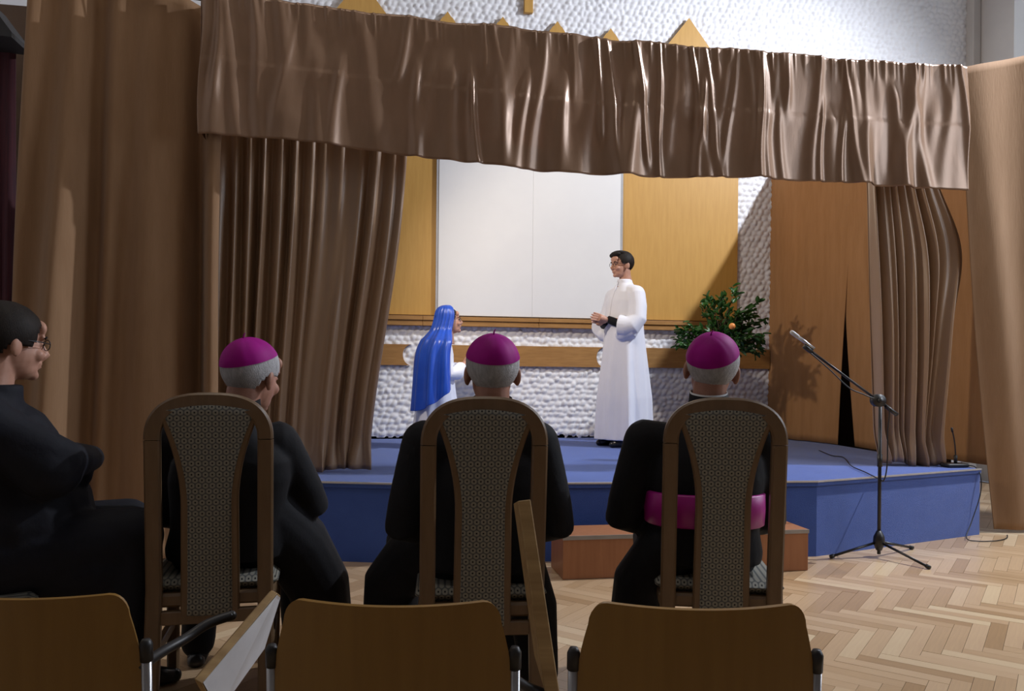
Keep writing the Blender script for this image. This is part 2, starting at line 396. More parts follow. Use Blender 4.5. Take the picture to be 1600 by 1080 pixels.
# ---- things on the end wall
def onwall(x, z, d=0): return Vector((x, WY-.012-d, z))
for x0, x1, lab in ((-.62, .66, 'left ochre wooden wall panel beside the white board'), (2.55, 3.825, 'right ochre wooden wall panel beside the potted citrus')):
    r = empty('wall_panel', (.5*(x0+x1), WY-.01, 1.7)); tag(r, lab, 'wall panel')
    rootbuild(MB().box((x0, WY-.045, 1.70), (x1, WY-.012, 3.95), .003), 'board', M_panel, r, smooth=False)
    rootbuild(MB().box((x0, WY-.05, 1.688), (x1, WY-.014, 1.698)), 'edge_strip', M_edge, r, smooth=False)
wb = empty('white_board', (1.6, WY-.01, 1.7)); tag(wb, 'large blank white board between the two ochre panels', 'board')
for x0, x1 in ((.668, 1.6105), (1.6115, 2.525)):
    rootbuild(MB().box((x0, WY-.075, 1.70), (x1, WY-.02, 3.95), .002), 'board_leaf', M_board, wb, smooth=False)
for x0, x1 in ((.645, .667), (2.526, 2.552)):
    rootbuild(MB().box((x0, WY-.070, 1.70), (x1, WY-.02, 3.95)), 'frame_strip', M_alu, wb, smooth=False)
sill = empty('picture_rail', (1.6, WY, 1.6)); tag(sill, 'oak ledge running under the white board and ochre panels', 'ledge')
for i, (x0, x1) in enumerate(((-.62, .52), (.522, 1.68), (1.682, 2.7), (2.702, 3.84))):
    rootbuild(MB().box((x0, WY-.10, 1.648), (x1, WY-.012, 1.688), .003), 'ledge_board', M_trim, sill, smooth=False)
    rootbuild(MB().box((x0, WY-.085, 1.595), (x1, WY-.012, 1.647), .003), 'ledge_apron', M_trim, sill, smooth=False)
def band(name, x0, x1, left, right, label):
    zc, hh = 1.308, .102; pts = []
    # left end: 'o' convex round, 'c' concave bite, 's' square
    def arc(cx, r, a0, a1, n=12): return [(cx+r*math.cos(a0+(a1-a0)*i/n), zc+r*math.sin(a0+(a1-a0)*i/n)) for i in range(n+1)]
    if left == 'o': pts += [(x0+hh*.9+.05*math.cos(t)*0-hh*.9*math.sin(t), zc-hh*math.cos(t)) for t in [PI*(i/12) for i in range(13)]][::1]
    else: pts += [(x0, zc-hh), (x0, zc+hh)]
    if right == 'c': pts += [(x1-hh*.8*math.sin(t), zc+hh*math.cos(t)) for t in [PI*i/12 for i in range(13)]]
    else: pts += [(x1, zc+hh), (x1, zc-hh)]
    o = MB().prism([(x, WY-.05, z) for x, z in pts], (0, .038, 0)).build(name, M_trim, smooth=False)
    return tag(o, label, 'wall moulding', 'oak band pieces on the white wall')
band('wall_band', -.7, .415, 's', 'c', 'oak band piece with bitten end beside the stage left drape')
band('wall_band', .49, 2.375, 'o', 'c', 'long oak band piece on the white wall between the two performers')
band('wall_band', 2.50, 4.2, 'o', 's', 'oak band piece on the white wall behind the citrus plant')
def wedge(cx, zt, hw, slope, label, ogee=False):
    if ogee: pts = [(cx, zt), (cx+.035, zt-.05), (cx+.05, zt-.06), (cx+.09, zt-.12), (cx+.09, 4.2), (cx-.09, 4.2), (cx-.09, zt-.12), (cx-.05, zt-.06), (cx-.035, zt-.05)]
    else: pts = [(cx, zt), (cx+hw, zt-hw*slope), (cx+hw, 4.1), (cx-hw, 4.1), (cx-hw, zt-hw*slope)]
    o = MB().prism([(x, WY-.062, z) for x, z in pts], (0, .04, 0)).build('gable_ornament', M_panel, smooth=False)
    return tag(o, label, 'wall ornament', 'pointed ochre ornaments above the pelmet')
wedge(-.10, 4.93, .42, 1.3, 'large pointed ochre ornament above the pelmet near the tan curtain')
wedge(3.251, 4.849, .42, 1.27, 'large pointed ochre ornament rightmost above the pelmet')
for x, z, l in ((.737, 4.694, 'small pointed ochre ornament first from the left above the pelmet'), (1.288, 4.691, 'small pointed ochre ornament just left of the hanging cross foot'), (1.847, 4.695, 'small pointed ochre ornament just right of the hanging cross foot'), (2.406, 4.671, 'small pointed ochre ornament beside the large right one')):
    wedge(x, z, 0, 0, l, True)
cr = empty('wall_cross', (1.55, WY-.02, 4.755)); tag(cr, 'foot of an ochre wooden cross at the top of the white wall', 'cross')
rootbuild(MB().box((1.505, WY-.06, 4.755), (1.595, WY-.012, 6.1), .004), 'upright', M_panel, cr, smooth=False)
rootbuild(MB().box((1.15, WY-.058, 5.55), (1.95, WY-.014, 5.64), .004), 'crossbar', M_panel, cr, smooth=False)
MB().box((RX-.10, WY-.12, 0), (RX-.0, WY, CZ), .01).build('trim_1', M_wallpaint, smooth=False)['kind'] = 'structure'

# ------------------------------------------------------------------ curtains
def foldfn(seed, n, sharp=1.0):
    r = random.Random(seed); k = [(r.uniform(.6, 1.5)*n, r.uniform(0, 6.28), r.uniform(.4, 1)) for _ in range(5)]
    tot = sum(a for *_, a in k)
    def fn(u, v):
        return sum(a*math.sin(2*PI*fq*u+ph+.5*math.sin(2.0*v+ph)) for fq, ph, a in k)/tot*1.5
    return fn
def curtain(name, material, parent, top, bot, zt, zb, n, amp, seed, nu=220, nv=50, pinch=.25, bulge=None, hem=0):
    """top/bot: functions u->(x,y); folds push along y"""
    f1 = foldfn(seed, n); f2 = foldfn(seed+9, n*.45)
    def fn(u, v):
        (xa, ya), (xb, yb) = top(u), bot(u); s = v
        x, y = xa+(xb-xa)*s, ya+(yb-ya)*s
        A = amp*(pinch+(1-pinch)*smooth01(v*1.8))
        d = A*f1(u, v)+A*.7*smooth01(v*1.2)*f2(u, v)
        z0, z1 = zt(u), zb(u)
        if bulge: bx, by = bulge(u, v); x += bx; y += by
        return (x+.35*A*f2(u+.13, v), y+d, z0+(z1-z0)*v)
    return MB().grid(fn, nu, nv).build(name, material, parent, solid=.004)
def lin(a, b): return lambda u: (a[0]+(b[0]-a[0])*u, a[1]+(b[1]-a[1])*u)
# left wing
tag(curtain('wing_curtain', M_velvet, None, lin((atY(56, 0, 5.24).x, 5.24), (-.88, 5.26)), lin((atY(6, 700, 5.18).x, 5.18), (-.88, 5.2)), lambda u: 3.62-.2*u, lambda u: .02, 3.6, .12, 5, 260, 60, pinch=.6), 'wide tan velvet curtain at the left, hanging behind the seated person in glasses', 'curtain')
# right wing
tag(curtain('wing_curtain', M_velvet, None, lin((4.235, 5.20), (6.55, 5.1)), lin((4.60, 5.18), (6.6, 5.15)), lambda u: 3.42+.55*u, lambda u: .025, 5.5, .06, 21, 260, 60, pinch=.4), 'tan velvet curtain at the far right reaching the parquet floor', 'curtain')
# side curtains behind the right drape
tag(curtain('side_curtain', M_side, None, lin((4.22, WY), (4.47, 6.80)), lin((4.18, WY), (4.41, 6.93)), lambda u: 3.34, lambda u: SH+.008, 3.0, .05, 31, 160, 40), 'tan curtain along the stage side behind the plant, carrying its shadow', 'curtain')
tag(curtain('side_curtain', M_side, None, lin((4.44, 7.05), (4.62, 5.36)), lin((4.47, 6.70), (4.62, 5.34)), lambda u: 3.34, lambda u: SH+.008, 4.0, .055, 37, 180, 40), 'tan curtain panel right of the dark slit, behind the right drape', 'curtain')
tag(curtain('slit_shade_sheet', M_slit_shade, None, lin((4.80, 7.86), (4.85, 6.0)), lin((4.80, 7.86), (4.85, 6.0)), lambda u: 3.3, lambda u: .02, 4.0, .03, 39, 100, 20), 'added dark sheet standing in for the shade in the slit between the side curtains', 'curtain')  # added sheet, its dark colour stands in for the unlit space behind
# stage drapes under the pelmet
def lbulge(u, v): p = smooth01((v-.90)*10); return (.10*u*math.sin(PI*v*.9)*-.2+.03*math.sin(5*v)*u+.02*p*math.sin(40*u), -.05*p*(.6+.4*math.sin(57*u)))
tag(curtain('stage_drape', M_leg, None, lin((-1.0, 5.42), (.25, 5.40)), lin((-1.0, 5.44), (.04, 5.45)), lambda u: 2.75, lambda u: SH+.012+.015*math.sin(9*u), 13, .055, 44, 420, 60, pinch=.55, bulge=lbulge), 'gathered bronze satin drape at the left of the stage opening', 'curtain')
def rbulge(u, v): return (.19*math.exp(-((v-.27)/.2)**2)*u*u+.10*math.exp(-((v-.55)/.3)**2)*u+.02*smooth01((v-.9)*10)*math.sin(23*u), -.05*math.sin(PI*v)*u-.06*smooth01((v-.88)*9)*(.6+.4*math.sin(31*u)))
tag(curtain('stage_drape', M_leg, None, lin((3.66, 5.42), (4.14, 5.36)), lin((3.80, 5.46), (4.27, 5.40)), lambda u: 2.75, lambda u: SH+.012+.02*math.sin(7*u), 6.5, .05, 58, 260, 60, pinch=.55, bulge=rbulge), 'gathered bronze satin drape at the right of the stage opening', 'curtain')
# satin pelmet
rr = random.Random(12)
ridges = []
for i in range(100):
    u0 = rr.uniform(0, 1); ridges.append((u0, rr.uniform(.002, .008), rr.uniform(.008, .030)*(.8+.45*u0), rr.uniform(-.03, .03), rr.choice((0, 0, 1, 2, 2)), rr.uniform(.25, .9)))
gath = [(rr.uniform(0, 1), rr.uniform(.0012, .003), rr.uniform(.004, .014)) for _ in range(150)]
def pelmet_y(u, v):
    d = 0
    for u0, wd, a, lean, kind, ext in ridges:
        c = u0+lean*v; q = (u-c)/(wd*(1+1.1*v))
        if abs(q) < 3:
            e = 1 if kind == 0 else (smooth01((ext-v)*5+.5) if kind == 1 else smooth01((v-.6*ext)*4+.5))
            d += a*e*math.exp(-q*q)
    for u0, wd, a in gath:
        q = (u-u0)/wd
        if abs(q) < 3 and v < .3: d += a*math.exp(-q*q)*smooth01(1-v/.22)
    d += .02*math.sin(u*19+1)+.012*math.sin(u*37+2*v)
    d += .0035*(smooth01((v-.47)*60)-smooth01((v-.49)*9))              # ironed crease
    return 5.13-d*(.55+.45*v)
def pelmet_p(u, v, off=0):
    zt = 3.465-.06*u-.045*math.sin(PI*u)+.006*math.sin(60*u); zb = 2.585-.10*smooth01(u*2.2)+.03*smooth01((u-.5)*2)+.012*math.sin(11*u)
    return (-1.02+5.27*u+.01*math.sin(6*v), pelmet_y(u, v)+off, zt+(zb-zt)*v)
pel = tag(MB().grid(pelmet_p, 760, 60).build('pelmet', M_satin, solid=.003), 'long bronze satin pelmet hanging across the top of the stage opening', 'curtain')
MB().grid(lambda u, v: pelmet_p(u, .0+.13*v, .012), 500, 8).build('top_hem', M_satin, pel, solid=.003)
MB().grid(lambda u, v: pelmet_p(u, .83+.17*v, .010), 500, 10).build('bottom_hem', M_satin, pel, solid=.003)
MB().grid(lambda u, v: (-1.02-.03*math.sin(3*v)*u+.02*u, 5.12+.10*u, 3.50-.02*u+(-.90+.05*math.sin(7*v)*.2)*v), 12, 30).build('side_flap', M_satin, pel, solid=.003)
rail = MB().tube([(LX, 5.22, 3.60)]+[(pelmet_p(u/12, 0)[0], 5.19, pelmet_p(u/12, 0)[2]-.03) for u in range(13)]+[(4.9, 5.29, 3.50), (RX, 5.26, 3.88)], .006, 8).build('curtain_wire', M_metalblk)
tag(rail, 'dark wire carrying the pelmet and wing curtains across the hall', 'wire')
# left edge things: dark red cloth, loudspeaker, brown panel strip
a, b_ = atY(-60, 85, 5.6), atY(24, 85, 5.6); c = atY(28, 500, 5.6)
tag(curtain('red_curtain', M_red, None, lin((a.x, 5.6), (b_.x, 5.6)), lin((a.x, 5.6), (c.x, 5.55)), lambda u: 3.30, lambda u: .03, 4, .03, 70, 60, 30), 'dark red curtain strip at the far left behind the tan curtain', 'curtain')
a = atY(-40, 60, 5.9)
struct(MB().box((LX, 5.95, 0), (atY(66, 60, 6).x, 6.05, 3.62)).build('trim_2', M_brown, smooth=False))
sp = empty('loudspeaker', (atY(2, 50, 5.4).x, 5.4, 3.55)); tag(sp, 'black loudspeaker box high up in the far left corner', 'loudspeaker')
p0, p1 = atY(-70, 20, 5.4), atY(29, 68, 5.4)
bx = MB().prism([(p0.x, 5.3, p1.z+.02), (p1.x, 5.3, p1.z), (p1.x, 5.3, p1.z+.03), (p0.x+.20, 5.3, p1.z+.24), (p0.x, 5.3, p1.z+.26)], (0, .3, 0))
rootbuild(bx, 'cabinet', M_speaker, sp, smooth=False)
rootbuild(MB().box((p0.x+.01, 5.285, p1.z+.035), (p0.x+.20, 5.299, p1.z+.2)), 'grille', M_speaker_g, sp, smooth=False)
rootbuild(MB().box((LX, 5.42, p1.z+.1), (p0.x, 5.46, p1.z+.16)), 'bracket', M_metalblk, sp, smooth=False)

# ------------------------------------------------------------------ step box
st = empty('step_box', (1.84, 4.5, 0)); tag(st, 'wooden step box with reddish laminate standing before the stage', 'step')
x0, x1, y0, y1, sh = 1.09, 2.59, 4.375, 4.67, .245
rootbuild(MB().box((x0, y0, .002), (x1, y0+.018, sh-.021), .001), 'front_panel', M_step, st, smooth=False)
rootbuild(MB().box((x0, y0+.0185, .002), (x0+.018, y1, sh-.021), .001), 'side_panel', M_step, st, smooth=False)
rootbuild(MB().box((x1-.018, y0+.0185, .002), (x1, y1, sh-.021), .001), 'side_panel', M_step, st, smooth=False)
rootbuild(MB().box((x0-.004, y0+.001, sh-.020), (x1+.004, y1, sh), .001), 'tread', M_step, st, smooth=False)
rootbuild(MB().box((x0-.004, y0-.004, sh-.022), (x1+.004, y0+.001, sh+.001)), 'edge_strip', M_stepedge, st, smooth=False)

# ------------------------------------------------------------------ microphone stand
ms = empty('microphone_stand', (3.235, 4.63, 0)); tag(ms, 'black boom microphone stand on the parquet before the stage corner', 'microphone stand')
hub = Vector((3.235, 4.63, .10))
for f_ in (atZ(1298, 873, 0), atZ(1452, 890, 0), Vector((3.46, 4.90, 0)) if False else Vector((3.60, 4.80, 0))):
    d = Vector((f_.x, f_.y, .012)); q = MB().tube([hub+(d-hub)*.06, d], .0085, 8)
    lg = rootbuild(q, 'leg', M_metalblk, ms)
    rootbuild(MB().tube([d+(hub-d)*.06, d-(hub-d)*.012], .013, 10), 'rubber_foot', M_black, ms)
rootbuild(MB().tube([(3.235, 4.63, .02), (3.235, 4.63, .97)], .011, 12), 'pole', M_metalblk, ms)
rootbuild(MB().tube([(3.235, 4.63, .045), (3.235, 4.63, .09), (3.235, 4.63, .13), (3.235, 4.63, .17)], [.018, .036, .034, .015], 14), 'leg_hub', M_black, ms)
rootbuild(MB().tube([(3.235, 4.63, .58), (3.235, 4.63, .66)], .016, 12), 'height_clutch', M_black, ms)
bA, bB = atD(1388, 638, 5.07), atD(1262, 545, 5.07)
rootbuild(MB().tube([bA, bB], .008, 10), 'boom', M_metalblk, ms)
jt = bA+(bB-bA)*.13
kn = MB().tube([jt+fw*-.03, jt+fw*.03], .040, 18); kn.tube([jt+fw*-.05, jt+fw*-.03], .018, 12)
rootbuild(kn, 'boom_joint', M_black, ms)
rootbuild(MB().tube([bA+(bA-bB).normalized()*-.02, bA+(bA-bB).normalized()*.07], .013, 10), 'boom_end', M_black, ms)
c0 = bB+(bA-bB)*.02
cb = [c0+Vector((0, -.015, -.02)), bB+(bA-bB)*.25+Vector((0, -.015, -.035)), bB+(bA-bB)*.5+Vector((0, -.015, -.06)), bB+(bA-bB)*.7+Vector((0, -.015, -.03)), jt+Vector((.05, -.03, -.04)), Vector((3.275, 4.61, .8)), Vector((3.27, 4.605, .6)), Vector((3.25, 4.605, .5)), Vector((3.255, 4.66, .495)), atZ(1352, 738, SH+.01), atZ(1330, 728, SH+.01), atZ(1318, 715, SH+.01), atZ(1300, 712, SH+.01), atZ(1280, 704, SH+.01)]
def spline(pts, k=8):
    pts = [Vector(p) for p in pts]; out = []
    for i in range(len(pts)-1):
        p0, p1, p2, p3 = pts[max(i-1, 0)], pts[i], pts[i+1], pts[min(i+2, len(pts)-1)]
        for j in range(k):
            t = j/k; out.append(.5*((2*p1)+(p2-p0)*t+(2*p0-5*p1+4*p2-p3)*t*t+(3*p1-p0-3*p2+p3)*t**3))
    out.append(pts[-1]); return out
tag(MB().tube(spline(cb), .0042, 6).build('microphone_cable', M_black), 'thin black cable from the boom microphone across the blue stage', 'cable')
mc = empty('microphone', tuple(bB)); tag(mc, 'slim silver microphone clipped to the tip of the boom', 'microphone')
md = (bB-bA).normalized(); off = uc*.030
rootbuild(MB().tube([bB+off-md*.05, bB+off+md*.07], [.010, .012], 12), 'body', M_mic, mc)
rootbuild(MB().tube([bB+off+md*.07, bB+off+md*.08, bB+off+md*.125, bB+off+md*.135], [.012, .014, .014, .008], 12), 'grille', M_alu, mc)
rootbuild(MB().tube([bB-md*.03, bB+md*.03], .016, 10).tube([bB, bB+off], .009, 8), 'clip', M_black, mc)
# gooseneck desk microphone on the stage corner
gm = empty('desk_microphone', (4.33, 5.30, SH+.005)); tag(gm, 'small black gooseneck microphone on the stage corner beside the right drape', 'microphone')
rootbuild(MB().box((4.22, 5.235, SH+.002), (4.40, 5.335, SH+.030), .008), 'base', M_black, gm, smooth=False)
rootbuild(MB().tube([(4.315, 5.28, SH+.03), (4.315, 5.28, SH+.09)], .012, 10), 'socket', M_black, gm)
rootbuild(MB().tube(spline([(4.315, 5.28, SH+.08), (4.31, 5.28, SH+.15), (4.295, 5.275, SH+.22), (4.27, 5.26, SH+.27)]), .005, 8), 'gooseneck', M_black, gm)
rootbuild(MB().tube([(4.27, 5.26, SH+.265), (4.255, 5.25, SH+.295)], .008, 8), 'capsule', M_black, gm)
tag(MB().tube(spline([(4.40, 5.29, SH+.012), (4.41, 5.20, SH+.012), (4.405, 5.135, SH-.05), (4.38, 5.11, .3), (4.27, 5.06, .12), (4.18, 5.0, .02), (4.22, 4.95, .006), (4.36, 4.94, .006), (4.50, 5.0, .006), (4.6, 5.1, .006)]), .004, 6).build('desk_microphone_cable', M_black), 'black cable hanging down the blue skirt at the stage corner', 'cable')

# ------------------------------------------------------------------ citrus plant
pc = Vector((3.32, 7.16, SH)); pl = empty('potted_citrus', tuple(pc)); tag(pl, 'leafy green potted citrus tree with one orange fruit on the stage', 'potted plant')
q = MB(); q.rings([[(pc.x+r*math.cos(t), pc.y+r*math.sin(t), pc.z+z) for t in [2*PI*i/24 for i in range(24)]] for r, z in ((.115, 0), (.15, .24), (.165, .24), (.165, .29), (.145, .29), (.14, .25))])
rootbuild(q, 'pot', M_pot, pl, angle=40)
rootbuild(MB().ell((pc.x, pc.y, pc.z+.25), (.14, .14, .02)), 'soil', M_soil, pl)
rp = random.Random(4)
br = MB(); br.tube(spline([(pc.x, pc.y, pc.z+.24), (pc.x+.01, pc.y, pc.z+.6), (pc.x-.01, pc.y, pc.z+.98)]), .013, 8)
tips = []
for i in range(26):
    a = rp.uniform(0, 2*PI); el = rp.uniform(.02, 1.35); L_ = rp.uniform(.24, .49)*(1.0 if el < .9 else 1.05)
    s_ = Vector((pc.x, pc.y, pc.z+rp.uniform(.80, 1.05))); d = Vector((math.cos(a)*math.cos(el), .8*math.sin(a)*math.cos(el), math.sin(el)))
    e = s_+d*L_; mid = s_+d*L_*.5+Vector((0, 0, .03)); br.tube([s_, mid, e], [.006, .0045, .002], 6); tips.append((s_, mid, e))
for a, el, L_ in ((PI, .05, .42), (PI, .35, .40), (.1, .15, .42), (-.1, -.1, .40), (1.6, 1.4, .50), (1.2, 1.2, .5), (PI*.98, -.35, .34), (.2, .5, .42)):
    s_ = Vector((pc.x, pc.y, pc.z+.93)); d = Vector((math.cos(a)*math.cos(el), .8*math.sin(a)*math.cos(el), math.sin(el))); e = s_+d*L_
    br.tube([s_, s_+d*L_*.5, e], [.006, .0045, .002], 6); tips.append((s_, s_+d*L_*.5, e))
rootbuild(br, 'branches', M_bark, pl)
lv = MB(); LN = .072
lv.grid(lambda u, v: ((u-.5)*LN*.55*math.sin(PI*min(1, v*.96+.03))**.8, LN*v, .012*abs(u-.5)*2-.012*v*v), 4, 5)
lmesh = lv.build('leaf', M_leaf); lme = lmesh.data; bpy.data.objects.remove(lmesh)
leafs = []
for i in range(900):
    s_, mid, e = rp.choice(tips); t = rp.uniform(.35, 1.03); p = mid+(e-mid)*((t-.5)*2) if t > .5 else s_+(mid-s_)*t*2
    p = p+Vector((rp.gauss(0, .022), rp.gauss(0, .022), rp.gauss(0, .018)))
    out = (e-s_).normalized()+Vector((rp.gauss(0, .6), rp.gauss(0, .6), rp.gauss(0, .5)-.1)); k = out.to_track_quat('Y', 'Z').to_matrix().to_4x4()
    leafs.append(Matrix.Translation(p-pc) @ k @ Matrix.Rotation(rp.uniform(-1, 1), 4, 'Y') @ Matrix.Scale(rp.uniform(.65, 1.2), 4))
leafs.sort(key=lambda M: M.translation.y)
for M in leafs[:290]:
    o = bpy.data.objects.new('leaf', lme); COL.objects.link(o); o.matrix_basis = M; o.parent = pl
ls = MB()
for M in leafs[290:]:
    st_ = len(ls.v); ls.grid(lambda u, v: ((u-.5)*LN*.55*math.sin(PI*min(1, v*.96+.03))**.8, LN*v, .012*abs(u-.5)*2-.012*v*v), 2, 4); ls.xf(M, st_)
tag(ls.build('foliage', M_leaf, pl), kind='stuff')
fp = atD(1144, 510, 7.30)
fr_ = rootbuild(MB().ell(fp, .030), 'fruit', M_fruit, pl); fr_['label'] = 'round orange fruit'

# ------------------------------------------------------------------ high-backed upholstered chairs
def highchair(loc, yaw, label):
    r = empty('high_back_chair', loc, yaw); tag(r, label, 'chair', 'high-backed upholstered chairs')
    def tilt(x, z): return (x, -.075*max(0, z-.45)/.65, z)
    ow, top, fwid = .20, 1.10, .050
    yx = Vector((0, 1, 0))
    hw = ow-fwid/2
    for s_ in (-1, 1):
        pts = [(s_*(hw+.006), -.03, .0), (s_*(hw+.004), .0, .25)]+[tilt(s_*hw, z) for z in (.45, .6, .75, .9, .945)]
        MB().sweep(pts, fwid, .036, yx).build('rear_post', M_chairwood, r, angle=35)
    arch = [tilt(hw*math.copysign(abs(math.cos(t))**.72, math.cos(t)), .9475+(top-.9475-fwid/2)*abs(math.sin(t))**.86) for t in [PI*i/28 for i in range(29)]]
    MB().sweep(arch, fwid, .038, yx).build('top_rail', M_chairwood, r, angle=35)
    def ix(z):
        t = (z-.36)/(1.04-.36)
        if t < .55: return .072-.006*t
        k = (t-.55)/.45; return .0687+.068*k**1.9
    zs = [.36+(1.04-.36)*i/24 for i in range(25)]
    for s_ in (-1, 1):
        MB().sweep([tilt(s_*(ix(z)+.006), z) for z in zs], .030, .030, yx).build('splat_post', M_chairwood, r, angle=35)
    pan = MB().grid(lambda u, v: ((u-.5)*2*(ix(.36+.70*v)-.003), tilt(0, .36+.70*v)[1]-.006-.010*math.sin(PI*u), .36+.70*v+(.018*math.sin(PI*u)-.018)*v), 12, 30)
    pan.build('back_pad', M_fabric, r, solid=.02)
    MB().box((-hw+.02, -.014, .33), (hw-.02, .014, .375), .004).build('stretcher', M_chairwood, r, smooth=False)
    MB().box((-.205, -.0, .385), (.205, .42, .43), .008).build('seat_frame', M_chairwood, r, smooth=False)
    MB().box((-.215, .02, .43), (.215, .45, .475), .02).build('seat_pad', M_fabric, r, angle=40)
    for s_ in (-1, 1):
        MB().sweep([(s_*.18, .40, 0), (s_*.185, .40, .385)], .042, .042, yx).build('front_leg', M_chairwood, r, angle=35)
        MB().box((s_*.185-.012, .0, .20), (s_*.185+.012, .39, .235), .003).build('side_rail', M_chairwood, r, smooth=False)
    return r
D2R = math.radians
CH = [(atD(327, 640, 2.60), D2R(-3), 'brown high-backed chair leftmost of the three in a row, under a magenta-capped sitter'),
      (atD(758, 640, 2.50), D2R(5), 'brown high-backed chair in the middle of the three, under a magenta-capped sitter'),
      (atD(1134, 640, 2.62), D2R(17), 'brown high-backed chair rightmost of the three, under the sitter with magenta sash')]
for p, yw, lab in CH:
    highchair((p.x+.075*math.sin(yw), p.y+.075*math.cos(yw), 0), yw, lab)
# ------------------------------------------------------------------ lecture chairs of the next row
def lecture(loc, yaw, label):
    r = empty('lecture_chair', loc, yaw); tag(r, label, 'chair', 'plywood lecture chairs in the front row')
    tp = .785
    def edgew(z): 
        t = (tp-z)/.27; return .178+.024*smooth01(t*1.8)
    q = MB(); R = []
    def bent(x): return -.040*(1-(x/.20)**2)
    rows = 16
    prof = []
    for sgn in (1, -1):
        pass
    outline = []
    n = 10
    for i in range(n+1): t = i/n*PI/2; outline.append((.155+.032*math.sin(t)-.0, tp-.045+.045*math.cos(t)))
    outline += [(edgew(z)+.006, z) for z in (.70, .64, .58)]
    for i in range(n+1): t = i/n*PI/2; outline.append((.17+.035*math.cos(t), .54-.035*math.sin(t)))
    def halfw(z):
        for (xa, za), (xb, zb) in zip(outline, outline[1:]):
            if zb <= z <= za: return xa+(xb-xa)*((za-z)/(za-zb) if za > zb else 0)
        return outline[0][0]
    zz = [tp-1e-4, tp-.002, tp-.006, tp-.012, tp-.02, tp-.03, tp-.042, .72, .70, .67, .64, .61, .58, .55, .54, .53, .52, .51, .506]
    def fn(u, v):
        k = v*(len(zz)-1); i = min(int(k), len(zz)-2); z = zz[i]+(zz[i+1]-zz[i])*(k-i); x = (u-.5)*2*halfw(z)
        return (x, bent(x)-.03*(z-.5), z+.005*(abs(x)/.18)**2*(1 if z > .7 else 0))
    MB().grid(fn, 40, len(zz)-1).build('backrest', M_ply, r, solid=.011, angle=50)
    for s_ in (-1, 1):
        ps = MB().tube([(s_*.212, .01, 0.0), (s_*.212, .012, .43), (s_*.212, -.004, .675)], .0095, 12).build('post', M_chrome, r)
        MB().tube([(s_*.212, -.002, .665), (s_*.212, -.005, .695), (s_*.212, -.005, .704)], [.0115, .0115, .007], 12).build('cap', M_black, ps)
        MB().tube([(s_*.212, .012, .42), (s_*.205, .36, .42), (s_*.205, .40, .38), (s_*.205, .42, 0)], .0095, 10).build('leg', M_chrome, r)
    MB().tube([(-.212, .012, .60), (-.16, -.02, .60)], .006, 8).tube([(.212, .012, .60), (.16, -.02, .60)], .006, 8).build('bracket', M_chrome, r)
    MB().tube([(-.21, .2, .418), (.21, .2, .418)], .008, 8).build('crossbar', M_chrome, r)
    MB().box((-.195, .03, .432), (.195, .40, .445), .004).build('seat', M_ply, r, smooth=False)
    return r
yawL = YAW
pL, pC, pR = atD(44, 945, 1.42), atD(616, 940, 1.40), atD(1086, 944, 1.40)
lcs = []
for p, lab in ((pL, 'plywood lecture chair leftmost in the nearest row, before the sitter in glasses'), (pC, 'plywood lecture chair in the middle of the nearest row'), (pR, 'plywood lecture chair rightmost in the nearest row, before the sash wearer')):
    lcs.append(lecture((p.x, p.y, 0), yawL, lab))
# folded writing tablets
def slab(root, pts, th, nrm, name='writing_tablet', lam=True):
    nrm = Vector(nrm).normalized()
    t = rootbuild(MB().prism(pts, nrm*th), name, M_plyedge, root, smooth=False, bevel=.002)
    if lam:
        c_ = sum((Vector(p) for p in pts), Vector())/len(pts)
        for off in (nrm*(th+.0003), nrm*-.0018):
            rootbuild(MB().prism([c_+(Vector(p)-c_)*.97+off for p in pts], nrm*.0015), 'laminate_face', M_lam if off.dot(nrm) > 0 else M_ply, root, smooth=False).parent = t
    return t
A, B = atD(424, 922, 1.62), atD(303, 1062, 1.42)
C1, C2 = atD(350, 1082, 1.62), atD(404, 1008, 1.76); E0 = atD(330, 1110, 1.46)
n1 = (B-A).cross(C1-A).normalized(); n1 = n1 if n1.dot(fw) < 0 else -n1
A2 = atD(429, 926, 1.70)
slab(lcs[0], [A, B, E0, C1, C2, A2], .015, n1)
# supporting black arm of that tablet
ar = MB().tube(spline([atD(222, 1040, 1.42), atD(255, 1018, 1.5), atD(290, 998, 1.56), atD(325, 975, 1.60), atD(362, 962, 1.63)]), [.010]*33, 10, rounded=True)
rootbuild(ar, 'tablet_arm', M_black, lcs[0])
T0, T1 = atD(809, 783, 1.62), atD(852, 1085, 1.44)
bk = fw*.16+rt*(-.012)
tb = [T0, T1+(T0-T1)*.25, T1, T1+bk*1.2, T0+bk*1.1+(T1-T0)*.1]
nn = (T1-T0).cross(bk).normalized(); nn = nn if nn.dot(rt) > 0 else -nn
slab(lcs[1], tb, .026, nn, lam=False)
rootbuild(MB().tube(spline([atD(799, 1060, 1.42), atD(825, 1075, 1.45), atD(850, 1085, 1.46)]), .010, 8), 'tablet_arm', M_black, lcs[1])

